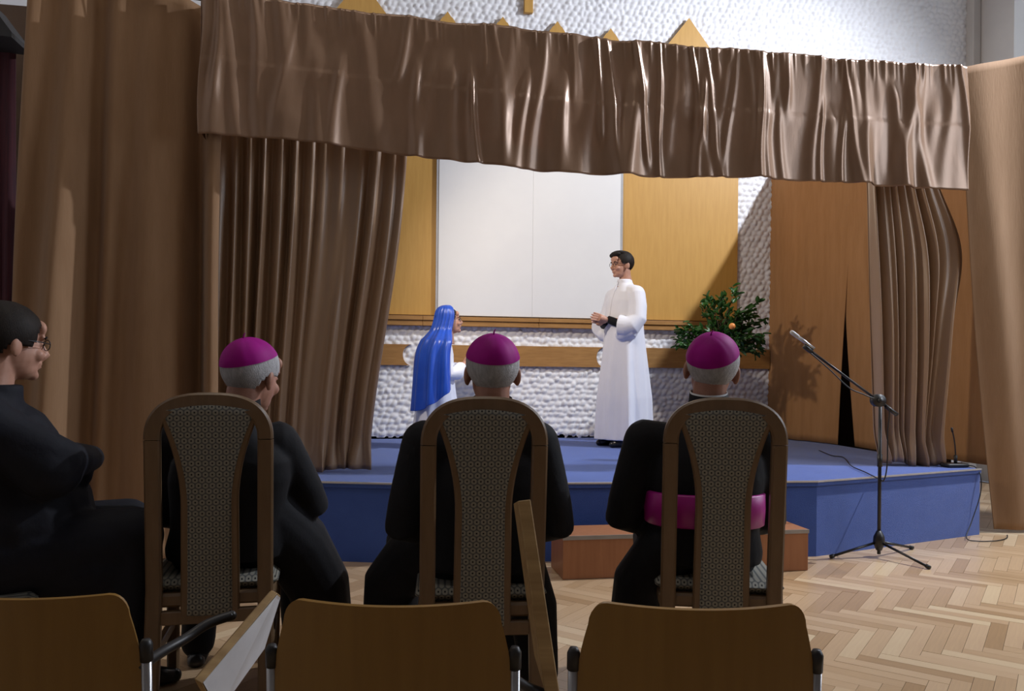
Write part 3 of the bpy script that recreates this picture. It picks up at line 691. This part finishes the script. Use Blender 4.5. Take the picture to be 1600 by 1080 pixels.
# ------------------------------------------------------------------ people
def rot3(yaw=0, pitch=0, roll=0): return Matrix.Rotation(-yaw, 3, 'Z') @ Matrix.Rotation(pitch, 3, 'X') @ Matrix.Rotation(roll, 3, 'Y')
def head_prims(mb, c, R, k=1.0, old=False):
    st_ = len(mb.v); e = mb.ell
    e((0, -.018, .030), (.077, .096, .084)); e((0, .020, -.028), (.063, .072, .084)); e((0, .036, -.072), (.050, .050, .040))
    e((0, .074, -.094), (.024, .020, .018)); e((0, .079, .026), (.052, .016, .011)); e((0, .075, .055), (.055, .022, .030))
    mb.tube([(0, .086, .018), (0, .100, -.006), (0, .112, -.026), (0, .100, -.036)], [.008, .0095, .0135, .012], 10, rounded=True)
    for s_ in (-1, 1):
        e((s_*.013, .096, -.032), (.008, .010, .007)); e((s_*.036, .068, -.030), (.024, .022, .022))
        e((s_*.079, -.012, -.010), (.011, .021, .034), Matrix.Rotation(s_*.35, 3, 'Z')); e((s_*.031, .078, .006), (.014, .010, .008))
    e((0, .091, -.056), (.023, .010, .0055)); e((0, .089, -.068), (.020, .010, .006))
    mb.tube([(0, -.028, -.04), (0, -.032, -.10), (0, -.045, -.20)], [.054, .054, .064], 16)
    mb.xf(Matrix.Translation(c) @ R.to_4x4() @ Matrix.Scale(k, 4), st_)
def headpart(mb, c, R, k): return mb.xf(Matrix.Translation(c) @ R.to_4x4() @ Matrix.Scale(k, 4))
def hair_shell(c, R, k, front=.075, side=.0, back=-.075, th=.010, grow=1.06, lump=.0, top=2.0, seed=1, quiff=False):
    mb = MB(); nu, nv = 64, 40; r_ = random.Random(seed); keep = {}
    def P(t, p):
        v = Vector((.078*math.sin(t)*math.cos(p), -.018+.097*math.sin(t)*math.sin(p), .030+.089*math.cos(t)))
        q = Vector((0, -.015, .02)); f = grow+lump*math.sin(9*p+5*t)*math.sin(7*t)+.006*math.sin(31*p+3*t)
        return q+(v-q)*f
    b = []
    for i in range(nv+1): b.append([P(PI*i/nv, 2*PI*j/nu) for j in range(nu)])
    for row in b: mb.v += row
    def line(p):
        y = (p.y+.018)/.097
        if y > .55: return side+(front-side)*smooth01((y-.55)/.3)
        if y > -.1: return side+.0
        return side+(back-side)*smooth01((-.1-y)/.45)
    for i in range(nv):
        for j in range(nu):
            q = [i*nu+j, (i+1)*nu+j, (i+1)*nu+(j+1) % nu, i*nu+(j+1) % nu]; ce = sum((mb.v[a_] for a_ in q), Vector())/4
            if line(ce) < ce.z < top: mb.f.append(tuple(q))
    used = sorted({a_ for f in mb.f for a_ in f}); mp_ = {a_: i for i, a_ in enumerate(used)}
    mb.v = [mb.v[a_] for a_ in used]; mb.f = [tuple(dict.fromkeys(mp_[a_] for a_ in f)) for f in mb.f]
    if quiff:
        mb.ell((0, .058, .098), (.056, .040, .024)); mb.ell((.025, .072, .090), (.034, .026, .020)); mb.ell((0, .02, .112), (.055, .06, .018))
    return headpart(mb, c, R, k)
def zucchetto(parent, c, R, k, tilt=.42, stem=True, lean=0):
    q = MB(); T = Matrix.Rotation(lean, 3, 'Y') @ Matrix.Rotation(tilt, 3, 'X')
    def P(u, v, g=1.0):
        p = 2*PI*u; t = 1.33*v; seam = 1-.012*abs(math.cos(4*p))**6*math.sin(t)
        pk = 0
        d = Vector((math.sin(t)*math.cos(p), math.sin(t)*math.sin(p), math.cos(t)))
        d = T @ d; e = Vector((.0865, .1065, .0925)); return Vector((0, -.018, .030))+Vector((d.x*e.x, d.y*e.y, d.z*e.z))*seam*g+Vector((0, 0, pk))
    q.grid(lambda u, v: P(u, .02+.98*v), 96, 22); headpart(q, c, R, k)
    z = q.build('skullcap', M_magenta, parent, solid=.004, angle=60)
    s_ = MB(); b = P(0, 0); s_.tube([b-Vector((0, 0, .006)), b+Vector((.001, -.002, .010)), b+Vector((.006, -.003, .018))], [.0035, .0022, .0015], 8); headpart(s_, c, R, k); s_.build('cap_stem', M_magenta, z)
    return z
def spectacles(parent, c, R, k):
    q = MB()
    for s_ in (-1, 1):
        ring = [(s_*.033+.023*math.cos(t), .097-.1*abs(s_*.033+.023*math.cos(t))*.12, .004+.017*math.sin(t)) for t in [2*PI*i/20 for i in range(21)]]
        q.tube(ring, .0016, 6); q.tube([(s_*.057, .092, .008), (s_*.076, .06, .010), (s_*.084, -.005, .012), (s_*.083, -.02, -.004)], .0017, 6)
    q.tube([(-.010, .098, .006), (0, .102, .010), (.010, .098, .006)], .0016, 6)
    headpart(q, c, R, k); return q.build('spectacles', M_glass, parent)
def eyes(parent, c, R, k):
    q = MB()
    for s_ in (-1, 1): q.ell((s_*.031, .0835, .005), (.0105, .0065, .0048), nu=10, nv=8); q.tube([(s_*.015, .094, .024), (s_*.032, .094, .030), (s_*.05, .083, .024)], .0035, 6)
    headpart(q, c, R, k); return q.build('eyes_and_brows', M_dark_hair, parent)
def hand(mb, wrist, d, palm, side, k=1.0, curl=.5, spread=.06, thumb=.6):
    """d finger direction, palm = direction the palm faces, side=+1 thumb lies on d x palm side"""
    d = Vector(d).normalized(); pn = Vector(palm); pn = (pn-d*pn.dot(d)).normalized(); s_ = d.cross(pn)*side; w_ = Vector(wrist)
    P = lambda a, b, c: w_+(d*a+s_*b+pn*c)*k
    mb.tube([P(-.03, 0, 0), P(.01, 0, 0), P(.045, 0, 0), P(.085, .0, 0)], [.024*k, .026*k, .032*k, .034*k], 14, ratio=1, ref=tuple(pn))
    mb.ell(P(.05, 0, .004), (.01*k, .01*k, .01*k))
    for i, (off, ln) in enumerate(((.030, .070), (.010, .080), (-.011, .074), (-.030, .058))):
        pts = [P(.07, off*.9, 0)]; ang = 0; base = Vector((.088, off, 0)); pts.append(P(*base)); q = base
        for j, fr in enumerate((.45, .32, .23)):
            ang += curl*(.9 if j == 0 else .7); q = q+Vector((math.cos(ang)*ln*fr, off*spread*6*fr*.3, math.sin(ang)*ln*fr)); pts.append(P(*q))
        mb.tube(pts, [.0095*k, .0095*k, .0088*k, .008*k, .0068*k], 10, rounded=True)
    mb.tube([P(.015, .018, .006), P(.045, .040, .012+.01*thumb), P(.075, .050-.012*thumb, .016+.020*thumb), P(.100, .050-.026*thumb, .018+.024*thumb)], [.014*k, .012*k, .0105*k, .008*k], 10, rounded=True)

def seated(name, loc, yaw, label, P, cloth, hair, skin, voxel=.006):
    """P: joint positions in the sitter's own frame (x right, y forward). Returns the person object."""
    hc = Vector(P['head']); HR = P['hr']; k = P.get('k', 1.03)
    body = MB(); head_prims(body, hc, HR, k)
    nb = hc+HR@Vector((0, -.045, -.20))*k
    body.tube([P['hip'], (Vector(P['hip'])+nb)/2, nb-Vector((0, 0, .03))], [.12, .12, .07], 14)
    for s_, sd in ((-1, 'l'), (1, 'r')):
        sh_, el_, wr_ = Vector(P['sh'+sd]), Vector(P['el'+sd]), Vector(P['wr'+sd])
        body.tube([nb-Vector((0, 0, .05)), sh_, el_, wr_], [.05, .045, .036, .025], 10)
        hd = P.get('hd'+sd)
        if hd: hand(body, wr_, hd[0], hd[1], hd[2], 1.0, hd[3])
        hp = Vector(P['hip'])+Vector((s_*.09, 0, 0)); kn_, ft = Vector(P['kn'+sd]), Vector(P['ft'+sd])
        body.tube([hp, kn_, ft], [.06, .045, .035], 10)
    o = body.build('person', skin, None, remesh=voxel, relax=5)
    o.location = loc; o.rotation_euler = (0, 0, -yaw); tag(o, label, 'person')
    # coat: torso + sleeves + skirts in one continuous cloth surface
    c = MB(); hip = Vector(P['hip']); w = P.get('w', 1.0)
    ax = nb-hip; secs = []
    prof = ((-.10, .20, .155), (.0, .205, .15), (.18, .19, .14), (.40, .195, .135), (.62, .205, .130), (.78, .198, .115), (.88, .165, .098), (.97, .115, .086), (1.06, .082, .076), (P.get('ntop', 1.14), .068, .068))
    R = []
    for t, rx, ry in prof:
        ce = hip+ax*t+Vector((0, -.012*math.sin(PI*max(0, min(1, t))), 0)); ring = []
        for j in range(28):
            a = 2*PI*j/28; cc, ss = math.cos(a), math.sin(a); q = 2.4
            ring.append(ce+Vector((rx*w*math.copysign(abs(cc)**(2/q), cc), ry*w*math.copysign(abs(ss)**(2/q), ss)*(P.get('belly', 1.0) if ss > 0 and t < .5 else 1), 0)))
        R.append(ring)
    c.rings(R)
    for s_, sd in ((-1, 'l'), (1, 'r')):
        sh_, el_, wr_ = Vector(P['sh'+sd]), Vector(P['el'+sd]), Vector(P['wr'+sd])
        inn = sh_+(hip+ax*.85-sh_)*.55
        c.tube([inn, sh_, sh_+(el_-sh_)*.12], [.075, .078, .075], 16, rounded=True)
        c.tube([sh_, sh_+(el_-sh_)*.35, sh_+(el_-sh_)*.8, el_, el_+(wr_-el_)*.25, wr_], [.074*w, .072, .066, .064, .060, .046], 16, rounded=True)
        hp = hip+Vector((s_*.09, .02, -.02)); kn_, ft = Vector(P['kn'+sd]), Vector(P['ft'+sd])
        lr = P.get('legr', 1.0)
        c.tube([hp, hp+(kn_-hp)*.5, kn_], [.105*w, .095*lr, .078*lr], 16, rounded=True)
        c.tube([kn_, kn_+(ft-kn_)*.5, ft], [.076*lr, .070*lr, .066*lr], 16, rounded=True)
    for seg in P.get('extra', []): c.tube(seg[0], seg[1], 16, rounded=True)
    c.build('coat', cloth, o, remesh=.009, relax=6)
    # shoes
    for sd in 'lr':
        ft = Vector(P['ft'+sd]); fd = Vector(P.get('fd', (0, 1, 0)))
        s2 = MB().tube([ft+fd*-.05+Vector((0, 0, .02-ft.z)), ft+fd*.05+Vector((0, 0, .04-ft.z)), ft+fd*.14+Vector((0, 0, .03-ft.z)), ft+fd*.20+Vector((0, 0, .025-ft.z))], [.034, .045, .042, .026], 12, rounded=True)
        for v in s2.v: v.z = max(v.z, .001)
        s2.build('shoe', M_shoe, o)
    return o, hc, HR, k, nb
def collar(parent, nb, R, r=.074, mat_=M_blackcloth):
    q = MB(); n = 28
    def ring(rad, z): return [nb+Vector((rad*math.cos(t), rad*1.02*math.sin(t)+.012, z)) for t in [2*PI*i/n for i in range(n)]]
    q.rings([ring(r, -.03), ring(r-.002, .012), ring(r-.004, .035), ring(r-.008, .035), ring(r-.008, .0)], cap=False)
    return q.build('collar', mat_, parent)

# --- three bishops: offsets are measured in each chair's frame
def bishop(ci, headpx, hd, label, P, kw):
    p, yw, _ = CH[ci]
    base = Vector((p.x+.075*math.sin(yw), p.y+.075*math.cos(yw), 0))
    H_ = atD(*headpx, hd); lh = Matrix.Rotation(yw, 3, 'Z') @ (H_-base)        # head centre in chair frame
    P['head'] = (lh.x, lh.y, lh.z)
    o, hc, HR, k, nb = seated('person', tuple(base), yw, label, P, kw['cloth'], M_white_hair, M_skin2)
    hair_shell(hc, HR, k, .10, .008, -.10, grow=1.05, top=.085).build('hair', M_white_hair, o, solid=.006)
    zucchetto(o, hc, HR, k, kw.get('tilt', .42), lean=kw.get('lean', 0))
    return o, hc, HR, k, nb
bm_ = dict(hip=(0.01, .185, .55), shl=(-.195, 0.160, .935), shr=(.195, 0.160, .935), ell=(-.262, .13, .66), elr=(.262, .13, .66), wrl=(-.12, .36, .60), wrr=(.12, .36, .60),
     knl=(-.27, .60, .50), knr=(.15, .58, .50), ftl=(-.20, .56, .08), ftr=(.17, .55, .08), hr=rot3(.0, .02), k=1.10, w=1.0, hdl=((.6, .8, .1), (0, -.3, -1), 1, .5), hdr=((-.6, .8, .1), (0, -.3, -1), -1, .5),
     extra=[([(.13, .16, .5), (.19, .2, .36), (.215, .22, .12)], [.10, .085, .07]), ([(-.08, .28, .60), (-.21, .40, .51), (-.31, .48, .38), (-.33, .5, .1)], [.14, .12, .11, .10])])
mid = bishop(1, (769, 582), 2.80, 'person in black coat and magenta skullcap seated in the middle chair', bm_, dict(cloth=M_blackcloth, tilt=.30))
bl_ = dict(hip=(0.03, .185, .55), shl=(-.15, 0.200, .92), shr=(.205, 0.160, .915), ell=(-.20, .25, .66), elr=(.325, .24, .68), wrl=(-.05, .40, .62), wrr=(.14, .42, .60),
     knl=(-.10, .62, .50), knr=(.24, .62, .50), ftl=(-.12, .58, .08), ftr=(.27, .60, .08), hr=rot3(.55, -.14, .08), k=1.10, w=1.0, hdl=((.6, .8, .1), (0, -.3, -1), 1, .5), hdr=((-.6, .8, .1), (0, -.3, -1), -1, .5),
     extra=[([(.14, .2, .66), (.26, .28, .52), (.35, .36, .34), (.39, .42, .1)], [.13, .13, .12, .10])])
lef = bishop(0, (394, 588), 2.86, 'person in black coat and magenta skullcap seated at the left, head turned right', bl_, dict(cloth=M_blackcloth, tilt=.46, lean=-.1))
br_ = dict(hip=(-.04, .185, .55), shl=(-.25, 0.160, .935), shr=(.16, 0.200, .935), ell=(-.33, .17, .66), elr=(.20, .22, .66), wrl=(-.15, .38, .60), wrr=(.10, .40, .60),
     knl=(-.20, .58, .50), knr=(.10, .62, .50), ftl=(-.20, .56, .08), ftr=(.10, .58, .08), hr=rot3(.10, .04, .10), k=1.10, w=1.02, hdl=((.6, .8, .1), (0, -.3, -1), 1, .5), hdr=((-.6, .8, .1), (0, -.3, -1), -1, .5),
     extra=[([(-.15, .16, .55), (-.25, .24, .40), (-.29, .28, .15)], [.12, .11, .09])])
rig = bishop(2, (1112, 577), 2.90, 'person in black coat with magenta skullcap and broad magenta sash', br_, dict(cloth=M_blackcloth, tilt=.50, lean=-.22))
# sash and white collar line of the right bishop
o, hc, HR, k, nb = rig
def sash_ring(z, g):
    hip = Vector(br_['hip']); ax = nb-hip; t = (z-hip.z)/ax.z; ce = hip+ax*t+Vector((0, -.012*math.sin(PI*t), 0)); q = 2.4; R_ = []
    for j in range(48):
        a = 2*PI*j/48; cc, ss = math.cos(a), math.sin(a); R_.append(ce+Vector(((.192*1.02+g)*math.copysign(abs(cc)**(2/q), cc), (.14*1.02+g)*math.copysign(abs(ss)**(2/q), ss), 0)))
    return R_
MB().rings([sash_ring(.645, .004), sash_ring(.65, .012), sash_ring(.70, .014), sash_ring(.755, .012), sash_ring(.76, .004)], cap=False).build('sash', M_sash, o, solid=.004)
for (oo, hc_, HR_, k_, nb_) in (mid, lef, rig):
    q = MB(); n = 30
    ce = hc_+HR_@Vector((0, -.036, -.098))*k_
    rings = []
    for rad, z in ((.078, -.05), (.069, .004), (.068, .022), (.062, .022), (.061, -.01)):
        rings.append([ce+Vector((rad*math.cos(t), rad*1.03*math.sin(t), z+.012*math.sin(t))) for t in [2*PI*i/n for i in range(n)]])
    cl = q.rings(rings, cap=False).build('collar', M_blackcloth, oo)
    rings = [[ce+Vector((rad*math.cos(t), rad*1.03*math.sin(t), z+.012*math.sin(t))) for t in [2*PI*i/n for i in range(n)]] for rad, z in ((.0665, .018), (.0655, .028), (.063, .028), (.0625, .018))]
    if oo is rig[0]: MB().rings(rings, cap=False).build('collar_band', M_collarwhite, cl)

# --- man in glasses at the far left, arms folded, sitting sideways
hp_ = atD(15, 537, 2.62); ly = D2R(70)
lb = Vector((hp_.x-.14*math.sin(ly), hp_.y-.14*math.cos(ly), 0))
lm_ = dict(head=(0, .14, hp_.z), hip=(0, -.03, .58), shl=(-.205, .06, 1.01), shr=(.21, .07, 1.015), ell=(-.25, .26, .80), elr=(.245, .30, .885), wrl=(.06, .34, .82), wrr=(-.06, .38, .86),
     knl=(-.13, .50, .60), knr=(.13, .50, .61), ftl=(-.13, .47, .08), ftr=(.14, .44, .08), hr=rot3(-.42, -.08), k=1.04, w=1.22, belly=1.5, legr=1.3, ntop=1.15, extra=[([(-.12, .08, 1.03), (0, .085, 1.05), (.12, .08, 1.03)], [.07, .085, .07]), ([(0, .10, .88), (0, .17, .68)], [.20, .23]), ([(.2, .12, .98), (.22, .26, .86)], [.085, .095]), ([(.05, .15, .58), (.10, .38, .52)], [.13, .13])])
highchair((lb.x-.22*math.sin(ly), lb.y-.22*math.cos(ly), 0), ly, 'patterned chair under the seated person in glasses at the far left')
o, hc, HR, k, nb = seated('person', tuple(lb), ly, 'person with dark hair and glasses in navy suit seated in profile at far left', lm_, M_navy, M_dark_hair, M_skin, .005)
hair_shell(hc, HR, k, .062, -.005, -.095, grow=1.09, lump=.01).build('hair', M_dark_hair, o, solid=.010)
spectacles(o, hc, HR, k); eyes(o, hc, HR, k); collar(o, hc+HR@Vector((0, -.045, -.200))*k, HR, .076, M_navy)

# --- standing performer in white alb
sp_ = Vector((2.31, 7.06, SH)); syaw = D2R(-108)
hc = Vector((0, .03, 1.660)); HR = rot3(.05, -.06); k = 1.0
body = MB(); head_prims(body, hc, HR, k)
body.tube([(0, 0, .9), (0, 0, 1.2), (0, -.01, 1.46)], [.12, .13, .09], 14)
WL, WR = Vector((-.035, .185, 1.150)), Vector((.035, .185, 1.140))
for s_, wr_ in ((-1, WL), (1, WR)):
    body.tube([(s_*.1, -.01, 1.43), (s_*.19, -.01, 1.40), (s_*.235, .03, 1.12), tuple(wr_)], [.05, .048, .038, .026], 12)
    body.tube([(s_*.09, 0, .9), (s_*.09, .01, .5), (s_*.10, 0, .07)], [.075, .055, .04], 12)
hand(body, WL+Vector((.004, .02, 0)), (.16, 1, .22), (1, -.15, 0), 1, .98, .05, thumb=.2)
hand(body, WR+Vector((-.004, .02, 0)), (-.16, 1, .12), (-1, -.15, 0), -1, .98, .12, thumb=.2)
stand = body.build('person', M_skin, None, remesh=.0055, relax=2); stand.location = sp_; stand.rotation_euler = (0, 0, -syaw)
tag(stand, 'person with dark hair and glasses standing on stage in long white alb', 'person')
alb = MB()
def afold(t, v):
    d = smooth01((.62-v)/.5); return d*(.09*math.sin(5*t+.6)+.065*math.sin(9*t+2+2*v)+.03*math.sin(14*t+1))
alb.loft([(0, .0, .065, .245, .235), (0, 0, .10, .245, .235), (0, 0, .25, .238, .228), (0, 0, .45, .235, .222), (0, 0, .7, .215, .198), (0, 0, .9, .200, .180), (0, 0, 1.05, .192, .165), (0, 0, 1.2, .195, .155), (0, -.005, 1.33, .200, .140), (0, -.01, 1.41, .175, .115), (0, -.01, 1.455, .12, .09), (0, -.008, 1.49, .075, .072), (0, -.004, 1.53, .062, .066)], 72, 2.2, afold)
for s_ in (-1, 1):
    alb.tube([(s_*.09, -.01, 1.40), (s_*.175, -.01, 1.385)], [.08, .078], 16, rounded=True)
    alb.tube([(s_*.175, -.01, 1.385), (s_*.215, 0, 1.27), (s_*.235, .02, 1.16), (s_*.215, .07, 1.10), (s_*.175, .11, 1.09), (s_*.13, .150, 1.095)], [.080, .078, .082, .092, .098, .100], 20, rounded=False, ref=(0, 0, 1))
    alb.tube([(s_*.225, .02, 1.12), (s_*.195, .07, 1.05), (s_*.145, .125, 1.02)], [.06, .08, .06], 14, rounded=True)
al = alb.build('alb', M_alb, stand, remesh=.0075, relax=3)
MB().tube([(.0, .152, 1.05), (.0, .158, 1.2), (.0, .135, 1.33), (.0, .100, 1.43), (.0, .063, 1.51)], [.006]*5, 8).build('placket', M_alb, al)
for s_, wr_ in ((-1, WL), (1, WR)):
    e = Vector((s_*.13, .13, 1.11)); MB().tube([e+(wr_-e)*-.2, e+(wr_-e)*.85, wr_+(wr_-e)*.12], [.040, .036, .034], 14).build('black_cuff', M_blackcloth, stand)
    sh_ = MB().tube([(s_*.10, -.06, .03), (s_*.10, .03, .045), (s_*.105, .12, .035), (s_*.105, .19, .028)], [.034, .046, .044, .028], 14, rounded=True)
    for v in sh_.v: v.z = max(.002, v.z)
    sh_.build('shoe', M_shoe, stand)
hair_shell(hc, HR, k, .070, .01, -.05, grow=1.08, lump=.012, quiff=True).build('hair', M_dark_hair, stand, solid=.010)
spectacles(stand, hc, HR, k); eyes(stand, hc, HR, k)

# --- kneeling performer under a blue veil
kp_ = Vector((.605, 7.08, SH)); kyaw = D2R(84)
hc = Vector((0, .10, 1.115)); HR = rot3(.0, .16); k = 1.0
body = MB(); head_prims(body, hc, HR, k)
body.tube([(0, -.02, .42), (0, -.02, .7), (0, .02, .95)], [.12, .13, .09], 14)
KL, KR = Vector((-.04, .25, .735)), Vector((.04, .25, .74))
for s_, wr_ in ((-1, KL), (1, KR)):
    body.tube([(s_*.1, .0, .92), (s_*.19, -.01, .89), (s_*.19, .06, .65), tuple(wr_)], [.05, .048, .038, .026], 12)
    body.tube([(s_*.10, -.03, .45), (s_*.11, .05, .08), (s_*.11, -.12, .07), (s_*.11, -.19, .06)], [.08, .06, .05, .04], 12)
hand(body, KL, (.25, .5, .75), (.9, .4, -.1), 1, .92, .7, thumb=.8)
hand(body, KR, (-.25, .5, .75), (-.9, .4, -.1), -1, .92, .8, thumb=.8)
kneel = body.build('person', M_skin, None, remesh=.0055, relax=2); kneel.location = kp_; kneel.rotation_euler = (0, 0, -kyaw)
tag(kneel, 'person kneeling on stage under a shiny blue veil over white robe', 'person')
rb = MB()
rb.loft([(0, -.02, .012, .22, .21), (0, -.02, .10, .22, .20), (0, -.01, .25, .21, .185), (0, -.005, .42, .205, .170), (0, -.005, .55, .195, .155), (0, -.01, .70, .195, .15), (0, 0, .82, .195, .135), (0, .01, .90, .165, .11), (0, .02, .95, .10, .08), (0, .03, .99, .064, .062)], 60, 2.2, lambda t, v: smooth01((.6-v)/.5)*(.05*math.sin(6*t)+.03*math.sin(11*t+1)))
for s_, wr_ in ((-1, KL), (1, KR)):
    rb.tube([(s_*.09, .0, .89), (s_*.17, 0, .875)], [.078, .075], 16, rounded=True)
    rb.tube([(s_*.17, 0, .875), (s_*.19, .03, .74), (s_*.195, .06, .65), (s_*.15, .14, .66), (s_*.08, .20, .70)], [.068, .062, .064, .066, .062], 16)
rb.build('white_robe', M_alb, kneel, remesh=.0075, relax=3)
hair_shell(hc, HR, k, .07, .01, -.05, grow=1.07).build('hair', M_dark_hair, kneel, solid=.006)
spectacles(kneel, hc, HR, k); eyes(kneel, hc, HR, k)
ro = MB().tube(spline([(0, .33, .80), (.01, .34, .74), (.0, .335, .66), (-.01, .33, .58)]), .006, 8); ro.ell((0, .335, .82), (.012, .012, .018)); ro.ell((-.01, .33, .56), (.012, .006, .018))
tag_r = ro.build('rosary', M_black, None); tag_r.location = kp_; tag_r.rotation_euler = (0, 0, -kyaw); tag(tag_r, 'dark beads held in the hands of the kneeling performer', 'rosary')
# veil: a cloth over the crown that widens over the shoulders and falls down the back
vl = MB()
VP = []
def veil(u, v):
    a = (u-.5)*2                                                       # -1 left edge .. 1 right edge, 0 middle of the back
    th = a*(2.00-.12*smooth01((v-.3)*2.5))                             # angle from straight back
    prof = [(0, .002, .002, 1.258), (.05, .045, .047, 1.252), (.12, .080, .086, 1.228), (.20, .100, .106, 1.18), (.30, .108, .112, 1.10), (.38, .125, .122, 1.03), (.45, .200, .150, .975), (.52, .262, .172, .92), (.68, .285, .192, .76), (.84, .290, .205, .58), (1.0, .292, .215, .42)]
    if not VP: VP.extend(spline([p[1:] for p in prof], 10))
    for i, (p0, p1) in enumerate(zip(prof, prof[1:])):
        if v <= p1[0]+1e-9:
            t = (i+(v-p0[0])/(p1[0]-p0[0]))*10; j = min(int(t), len(VP)-2); rx, ry, z = VP[j].lerp(VP[j+1], t-j); break
    fold = (.004+.019*smooth01((v-.3)*2.2))*math.sin(10*th+2.2*math.sin(2.6*v)+3*v)*smooth01(v*3.5)+.004*math.sin(23*th+6*v)*smooth01(v*3)
    cy = .082-.075*smooth01((v-.2)*2.2)
    drop = -.10*math.cos(a*PI*.5)*smooth01((v-.6)*2.5)+.10*abs(a)**2*smooth01((v-.6)*2.5)
    return ((rx+fold)*math.sin(th), cy-(ry+fold)*math.cos(th), z+drop+.004*math.sin(9*th)*smooth01((v-.7)*3))
vl.grid(veil, 150, 90)
vl.build('veil', M_blue, kneel, solid=.004)
